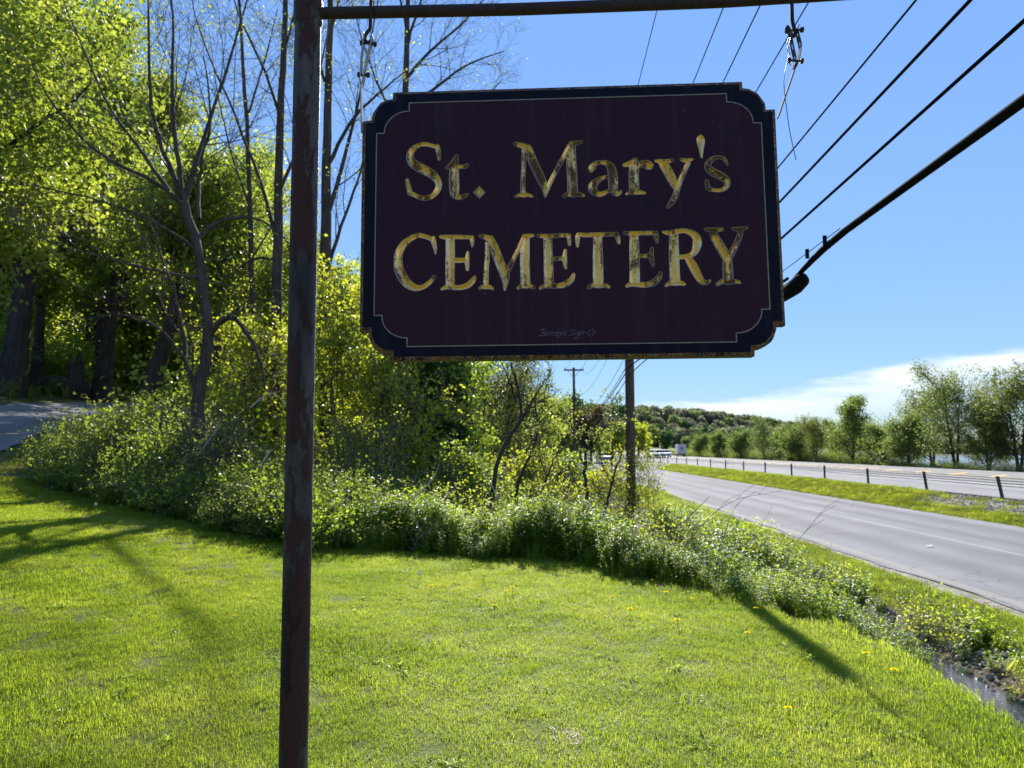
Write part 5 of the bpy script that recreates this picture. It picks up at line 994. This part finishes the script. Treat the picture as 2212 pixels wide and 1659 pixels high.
# ------------------------------------------------------------------ trees across the highway
GR = 'trees along the far side of the highway'
protos = {}
def rtree(vx, top_vy, wpx, D, kind, label, bare=False):
    b = PB(vx, D); bz = float(Hs(*b)); h = at(vx, top_vy, D)[2]-bz
    if kind not in protos:
        cfg = {'open': dict(nleaf=9000, mat='willow', stems=3, n1=13, n4=2, leaf=.15, jit=.14, r0=.17), 'open2': dict(nleaf=11000, mat='olive', stems=2, n1=14, n4=2, leaf=.15, jit=.14, r0=.2),
               'dense': dict(nleaf=16000, mat='willow', stems=2, n1=14, n4=0, leaf=.17, jit=.24, r0=.2), 'low': dict(nleaf=14000, mat='willow', stems=4, n1=11, n4=0, leaf=.15, jit=.2, r0=.1), 'bare': dict(nleaf=0, mat='olive', stems=2, n1=14, n4=3, leaf=.1, jit=.1, r0=.18)}[kind]
        H0 = {'open': 10, 'open2': 10, 'dense': 9, 'low': 6, 'bare': 11}[kind]; cr = {'open': 4.2, 'open2': 4.4, 'dense': 3.3, 'low': 3.4, 'bare': 3.2}[kind]
        o = scatter_tree('riverside_tree', label, 'tree', b, H0, cr, cfg['nleaf'], M[cfg['mat']], M['darkbark'], 500+len(protos), cfg['r0'], GR, leaf=cfg['leaf'], jit=cfg['jit'], stems=cfg['stems'], n1=cfg['n1'], n4=cfg['n4'], t0=.04 if kind in ('low', 'dense') else .16, up=(.10, .05, .03), shape=lambda t: 1.05-.5*t)
        protos[kind] = (o, H0); o.scale = (h/H0,)*3; return o
    o, H0 = protos[kind]; return dup(o, (b[0], b[1], bz-.05), (vx*1.7) % 6.28, label, h/H0)
rtree(2060, 775, 230, 63, 'open', 'biggest spreading tree across the highway with several dark trunks')
rtree(2195, 765, 170, 57, 'open2', 'tall open tree at the right edge of the view across the highway')
rtree(1838, 848, 150, 84, 'dense', 'dense upright dark green tree across the highway')
rtree(1960, 885, 120, 70, 'low', 'low yellow green tree between the dense tree and the biggest tree')
rtree(2128, 860, 110, 60, 'dense', 'darker bushy tree right of the biggest trunks across the highway')
rtree(1905, 905, 90, 76, 'low', 'small yellow bush tree just right of the dense tree')
rtree(1760, 890, 90, 92, 'open2', 'thin grey green tree just left of the dense tree')
rtree(1722, 905, 90, 98, 'low', 'round spreading tree with a forked trunk across the highway')
rtree(1648, 893, 80, 112, 'open', 'slim open tree midway along the far highway edge')
rtree(1690, 915, 80, 104, 'low', 'low tree filling the gap beside the slim open tree')
rtree(1600, 922, 80, 124, 'low', 'pale green bushy tree left of the slim open tree')
rtree(1555, 928, 80, 138, 'low', 'pale green bushy tree ahead of the white truck')
rtree(1515, 932, 60, 155, 'low', 'farthest pale bushy tree on the right of the highway')
rtree(1478, 940, 60, 190, 'dense', 'small far tree at the bend where the highway disappears')
rtree(1492, 898, 60, 210, 'bare', 'grey leafless tree standing above the far bushes')
rtree(1535, 912, 50, 215, 'bare', 'smaller grey leafless tree right of the first leafless one')
rtree(2010, 820, 120, 74, 'open2', 'open tree behind and left of the biggest trunks')
rtree(1800, 900, 90, 100, 'dense', 'dark bushy tree behind the grey green tree')
# ------------------------------------------------------------------ far trees left of the highway
GF = 'roadside trees far down the service road'
def fartree(vx, D, base_vy, top_vy, cr, nl, seed, mat, label, leaf=.3, r0=.22, t0=.2, **k):
    b = PB(vx, D); h = at(vx, top_vy, D)[2]-float(Hs(*b))
    return scatter_tree('roadside_tree', label, 'tree', b, h, cr, nl, M[mat], M['darkbark'], seed, r0, GF, t0=t0, leaf=leaf, jit=cr*.09, n1=12, n2=6, n3=5, shape=lambda t: .6+.6*np.sin(np.pi*np.clip(t*.9+.05, 0, 1)), **k)
fartree(1322, 92, 990, 920, 2.0, 7000, 601, 'maple', 'small round green tree with a clear trunk beside the service road', .2, t0=.3)
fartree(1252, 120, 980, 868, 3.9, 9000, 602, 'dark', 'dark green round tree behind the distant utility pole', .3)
fartree(1276, 112, 980, 885, 3.7, 9000, 603, 'brown', 'round bronze leaved tree beside the distant utility pole', .26)
fartree(1344, 150, 980, 914, 2.4, 3500, 604, 'red', 'small dark red tree far behind the round green tree', .3)
fartree(1378, 135, 980, 918, 2.6, 5000, 605, 'yellow', 'yellow green tree beyond the brown utility pole', .28)
fartree(1206, 84, 990, 905, 2.0, 8000, 606, 'olive', 'olive tree at the end of the thicket left of the distant pole', .2)
fartree(1168, 70, 990, 858, 3.0, 10000, 607, 'maple', 'tall leafy tree at the near end of the far tree line', .2)
fartree(1400, 190, 980, 925, 3., 4000, 608, 'olive', 'dull green tree behind the parked white cars', .34)
fartree(1435, 240, 980, 935, 3., 3000, 609, 'dark', 'dark tree behind the traffic at the vanishing end of the highway', .4)
# wooded hills: a far wood that reads as one mass
def blob(seed, mat, n=650, leaf=1.0):
    r_ = np.random.default_rng(seed); d_ = nrm(r_.normal(size=(n, 3))); p = d_*(r_.uniform(.65, 1., (n, 1)))*[3.4, 3.4, 4.2]+[0, 0, 5.2]
    V, Q = quads_at(p, r_, leaf, .2, .8); Vt, Qt = tubes(np.array([[[0, 0, -1.], [0, 0, 3], [0, 0, 6]]]), np.array([[.3, .25, .1]]), 5)
    return mk('far_tree', np.vstack([V, Vt]), [Q, Qt+len(V)], [mat, M['darkbark']], linkit=False)
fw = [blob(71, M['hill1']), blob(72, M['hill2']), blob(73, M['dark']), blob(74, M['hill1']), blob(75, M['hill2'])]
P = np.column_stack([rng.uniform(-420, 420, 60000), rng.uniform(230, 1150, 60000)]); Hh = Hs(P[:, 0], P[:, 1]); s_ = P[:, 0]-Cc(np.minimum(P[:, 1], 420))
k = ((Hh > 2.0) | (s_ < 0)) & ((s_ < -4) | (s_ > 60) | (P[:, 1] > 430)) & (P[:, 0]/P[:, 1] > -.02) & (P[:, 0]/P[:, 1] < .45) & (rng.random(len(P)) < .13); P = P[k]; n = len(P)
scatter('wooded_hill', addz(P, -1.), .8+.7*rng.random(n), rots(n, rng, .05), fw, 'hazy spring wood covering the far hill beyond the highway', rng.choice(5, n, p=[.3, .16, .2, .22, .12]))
P = np.column_stack([rng.uniform(-150, 40, 9000), rng.uniform(75, 330, 9000)]); s_ = P[:, 0]-Cc(P[:, 1])
k = (s_ < -4.5-.05*P[:, 1]) & (P[:, 0]/P[:, 1] > -.35) & (rng.random(len(P)) < .18); P = P[k]; n = len(P)
scatter('wooded_slope', addz(P, -1.), .65+.45*rng.random(n), rots(n, rng, .05), [blob(81, M['olive'], 700, .8), blob(82, M['maple'], 700, .8), blob(83, M['yellow'], 600, .8)], 'leafy wood on the slope left of the service road', rng.choice(3, n, p=[.45, .33, .22]))
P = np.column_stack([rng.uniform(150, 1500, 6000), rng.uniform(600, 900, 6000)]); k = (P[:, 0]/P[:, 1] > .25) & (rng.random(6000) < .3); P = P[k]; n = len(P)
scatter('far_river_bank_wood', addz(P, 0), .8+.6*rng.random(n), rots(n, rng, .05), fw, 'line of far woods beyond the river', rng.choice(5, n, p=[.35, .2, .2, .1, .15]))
# ------------------------------------------------------------------ vehicles, house, bin
def prism_body(mb, prof, w, y0=0.):
    """side profile (y,z) extruded across x, with inset ends"""
    p = np.array(prof, float); n = len(p); V = []
    for x, s in ((-w, .96), (-w*.93, 1.), (w*.93, 1.), (w, .96)):
        c = p.mean(0); q = c+(p-c)*s; V.append(np.column_stack([np.full(n, x), q[:, 0], q[:, 1]]))
    V = np.vstack(V); i = np.arange(n); j = (i+1) % n; Q = np.vstack([np.stack([a*n+i, a*n+j, (a+1)*n+j, (a+1)*n+i], -1) for a in range(3)])
    T = fill(p); mb.add(V, Q, np.vstack([T, T[:, ::-1]+3*n])); return mb
def wheel(root, x, y, r, w):
    s = 1 if x > 0 else -1
    o = MB().tube([(x-s*w, y, r), (x-s*w*.9, y, r), (x-.0*s, y, r), (x+s*.01, y, r)], [r*.8, r, r, r*.86], 14).build('wheel', M['tyre'], root)
    MB().tube([(x+s*.008, y, r), (x+s*.02, y, r)], [r*.6, r*.5], 10).build('rim', M['silver'], o)
def car(loc, rz, mat, label, glassm=None):
    t = empty('car', loc, label, 'car', 'cars coming along the highway', rz)
    prism_body(MB(), [(-2.2, .35), (-2.25, .62), (-2.1, .86), (-1.0, .95), (1.5, .98), (2.15, .92), (2.2, .6), (2.15, .35)], .88).build('body', mat, t)
    prism_body(MB(), [(-1.15, .94), (-.35, 1.42), (1.0, 1.45), (1.75, .97)], .76).build('cabin', M['glass'], t)
    prism_body(MB(), [(-.33, 1.415), (-.2, 1.47), (.9, 1.49), (1.02, 1.44)], .70).build('roof', mat, t)
    for x in (-.8, .8):
        for y in (-1.4, 1.35): wheel(t, x, y, .33, .2)
        MB().box((x*.78, -2.2, .7), (.17, .05, .09), None, .03).build('headlight', M['lamp'], t)
        MB().box((x*.85, 2.16, .78), (.14, .05, .1), None, .03).build('taillight', M['redlamp'], t)
    MB().box((0, -2.24, .5), (.55, .04, .1)).build('grille', M['glass'], t); return t
def on(vx, D): b = PB(vx, D); return (b[0], b[1], 0.004)
car(on(1411, 128), -.05, M['white'], 'leftmost white car coming along the highway')
car(on(1424, 133), -.06, M['silver'], 'silver car in the middle of the oncoming cars')
car(on(1436, 139), -.06, M['white'], 'white car nearest to the truck lane among the oncoming cars')
car((PB(1303, 118)[0], 118, -.43), .2, M['white'], 'white car parked far down the service road')
tk = empty('box_truck', (*PB(1469, 155), .004), 'white box truck driving away on the highway', 'truck', None, -.13)
MB().box((0, .4, 1.95), (1.15, 2.6, 1.25), None, .08).build('cargo_box', M['white'], tk)
prism_body(MB(), [(3.05, .5), (3.05, 2.1), (3.5, 2.25), (4.3, 1.5), (5.1, 1.25), (5.15, .5)], 1.0).build('cab', M['white'], tk)
dq = MB().box((0, -2.22, 1.95), (.95, .02, 1.05), None, .01).build('rear_door', M['silver'], tk); MB().box((0, -2.25, 2.2), (.25, .012, .3)).build('rear_window', M['glass'], dq)
MB().box((0, -2.35, .55), (1.05, .1, .09), None, .02).build('bumper', M['glass'], tk)
for x in (-1., 1.):
    for y in (-1.2, 3.9): wheel(tk, x, y, .42, .28)
    MB().box((x*.9, -2.24, .85), (.1, .03, .12)).build('taillight', M['redlamp'], tk)
tk.scale = (.8,)*3
hb = PB(1406, 470); hz = float(Hs(*hb)); ho = empty('house', (hb[0], hb[1], hz), 'small house with a pale roof among the trees at the foot of the far hill', 'house', None, .3)
MB().box((0, 0, 2.2+3), (5, 4, 3+2.2)).build('wall', M['wall'], ho); q = prism_body(MB(), [(-4.6, 8.2), (0, 11), (4.6, 8.2), (4.5, 8.0), (-4.5, 8.0)], 5.4).build('roof', M['roof'], ho)
MB().box((2.2, 1, 11), (.4, .4, 1.1)).build('chimney', M['wall'], q)
for x in (-3, 0, 3):
    w_ = MB().box((x, -4.03, 6.2), (.6, .05, .8)).build('window', M['white'], ho); MB().box((x, -4.09, 6.2), (.5, .02, .7)).build('pane', M['glass'], w_)
bb = PB(1305, 88); bn = empty('waste_bin', (bb[0], bb[1], float(Hs(*bb))), 'blue wheeled bin standing by the service road under the round tree', 'bin', None, .3)
V = np.array([[sx*w, sy*w*1.1, z] for w, z in ((.24, .08), (.3, 1.0)) for sx, sy in ((-1, -1), (1, -1), (1, 1), (-1, 1))]); mb = MB().add(V, [[0, 1, 5, 4], [1, 2, 6, 5], [2, 3, 7, 6], [3, 0, 4, 7], [3, 2, 1, 0]]); mb.build('bin_body', M['bluebin'], bn)
MB().box((0, 0, 1.03), (.32, .36, .03), None, .015).build('lid', M['bluebin'], bn)
for x in (-.22, .22): MB().tube([(x-.03, .25, .1), (x+.03, .25, .1)], .1, 12).build('wheel', M['tyre'], bn)
# ------------------------------------------------------------------ dandelions and litter
GDn = 'dandelions in the lawn'
def dand(vx, vy, puff, lab, proto=[None, None]):
    g_ = ground_at(vx, vy+4); k = 1 if puff else 0
    hh = .14 if puff else .075
    if proto[k] is None:
        t = empty('dandelion', g_, lab, 'flower', 'dandelion seed heads in the lawn' if puff else GDn); r_ = np.random.default_rng(9+k)
        MB().tube([(0, 0, -.01), (.004, 0, hh*.5), (.006, .002, hh)], .0018, 5).build('stem', M['stem'], t)
        if puff:
            d_ = nrm(r_.normal(size=(70, 3))); V, Q = quads_at(d_*.017+[.006, .002, hh+.012], r_, .012, 0, .7); mk('seed_head', V, Q, M['puff'], t)
        else:
            V = []; Q = []
            for ring, (rr2, z) in enumerate(((.021, .002), (.015, .006), (.008, .009))):
                for q in range(16-ring*3):
                    a = q*6.283/(16-ring*3)+ring*.2; c, s = math.cos(a), math.sin(a); w = .0035; n0 = len(V)
                    V += [(.006+.002*c-w*.5*s, .002+.002*s+w*.5*c, hh+z*.6), (.006+.002*c+w*.5*s, .002+.002*s-w*.5*c, hh+z*.6), (.006+rr2*c+w*s, .002+rr2*s-w*c, hh+z), (.006+rr2*c-w*s, .002+rr2*s+w*c, hh+z)]; Q.append([n0, n0+1, n0+2, n0+3])
            mk('flower_head', np.array(V), np.array(Q), M['dandelion'], t)
        proto[k] = t; return
    dup(proto[k], g_, vx % 6.28, lab, 1.1+.25*math.sin(vx*7))
FL = [(1015, 1238, 'small far yellow dandelion below the board close to the weeds'), (1043, 1250, 'yellow dandelion standing behind the middle cluster below the board'), (1040, 1304, 'leftmost yellow dandelion of the cluster in the middle of the lawn'),
      (1092, 1288, 'left yellow dandelion of the close pair in the middle of the lawn'), (1106, 1285, 'right yellow dandelion of the close pair in the middle of the lawn'), (1070, 1325, 'nearest yellow dandelion of the cluster in the middle of the lawn'),
      (1067, 1310, 'yellow dandelion just behind the nearest one of the middle cluster'), (930, 1281, 'lone yellow dandelion beside the white seed head in the lawn'), (1323, 1301, 'yellow dandelion in the lawn below the brown utility pole'),
      (1361, 1335, 'yellow dandelion a step nearer than the one below the brown utility pole'), (1410, 1262, 'far yellow dandelion close to the weeds right of the brown utility pole'), (1440, 1297, 'yellow dandelion between the weed edge and the tall stemmed pair on the right'),
      (1495, 1305, 'yellow dandelion near the weeds left of the tip of the pole shadow'), (1465, 1360, 'yellow dandelion in open grass left of the pole shadow'), (1632, 1333, 'yellow dandelion where the pole shadow leaves the weeds'),
      (1617, 1386, 'yellow dandelion just left of the upper pole shadow'), (1705, 1556, 'nearest large yellow dandelion left of the pole shadow'), (1870, 1436, 'yellow dandelion right of the pole shadow above the stream bank'),
      (1932, 1472, 'rightmost yellow dandelion at the grassy lip of the stream'), (445, 1338, 'left of the two yellow dandelions on the lawn left of the post'), (506, 1342, 'right of the two yellow dandelions on the lawn left of the post')]
for vx, vy, lab in FL: dand(vx, vy, False, lab)
for vx, vy, lab in ((905, 1263, 'white dandelion seed head in open lawn right of the post'), (715, 1186, 'white dandelion seed head at the foot of the weeds beside the post'), (206, 1107, 'white dandelion seed head by the leafy bank on the left')): dand(vx, vy, True, lab)
def scrap(name, vx, vy, D_s, z, col, label, cat, s):
    b = at(vx, vy, 1.0)-[0, 0, EYE]; t = (z-EYE)/b[2]; p = np.array([b[0]*t, b[1]*t, z])
    rg = np.random.default_rng(int(vx)); V = [(x*s+rg.normal(0, .006), y*s*.6, .004+abs(rg.normal(0, .012))) for y in (-1, -.3, .4, 1) for x in (-1, -.4, .3, 1)]
    tag(mk(name, np.array(V)+p, grid_faces(4, 4), col, None, True), label, cat)
scrap('paper_scrap', 2008, 1138+42, 0, -.437, M['white'], 'crumpled white paper scrap lying on the grey service road', 'litter', .065)
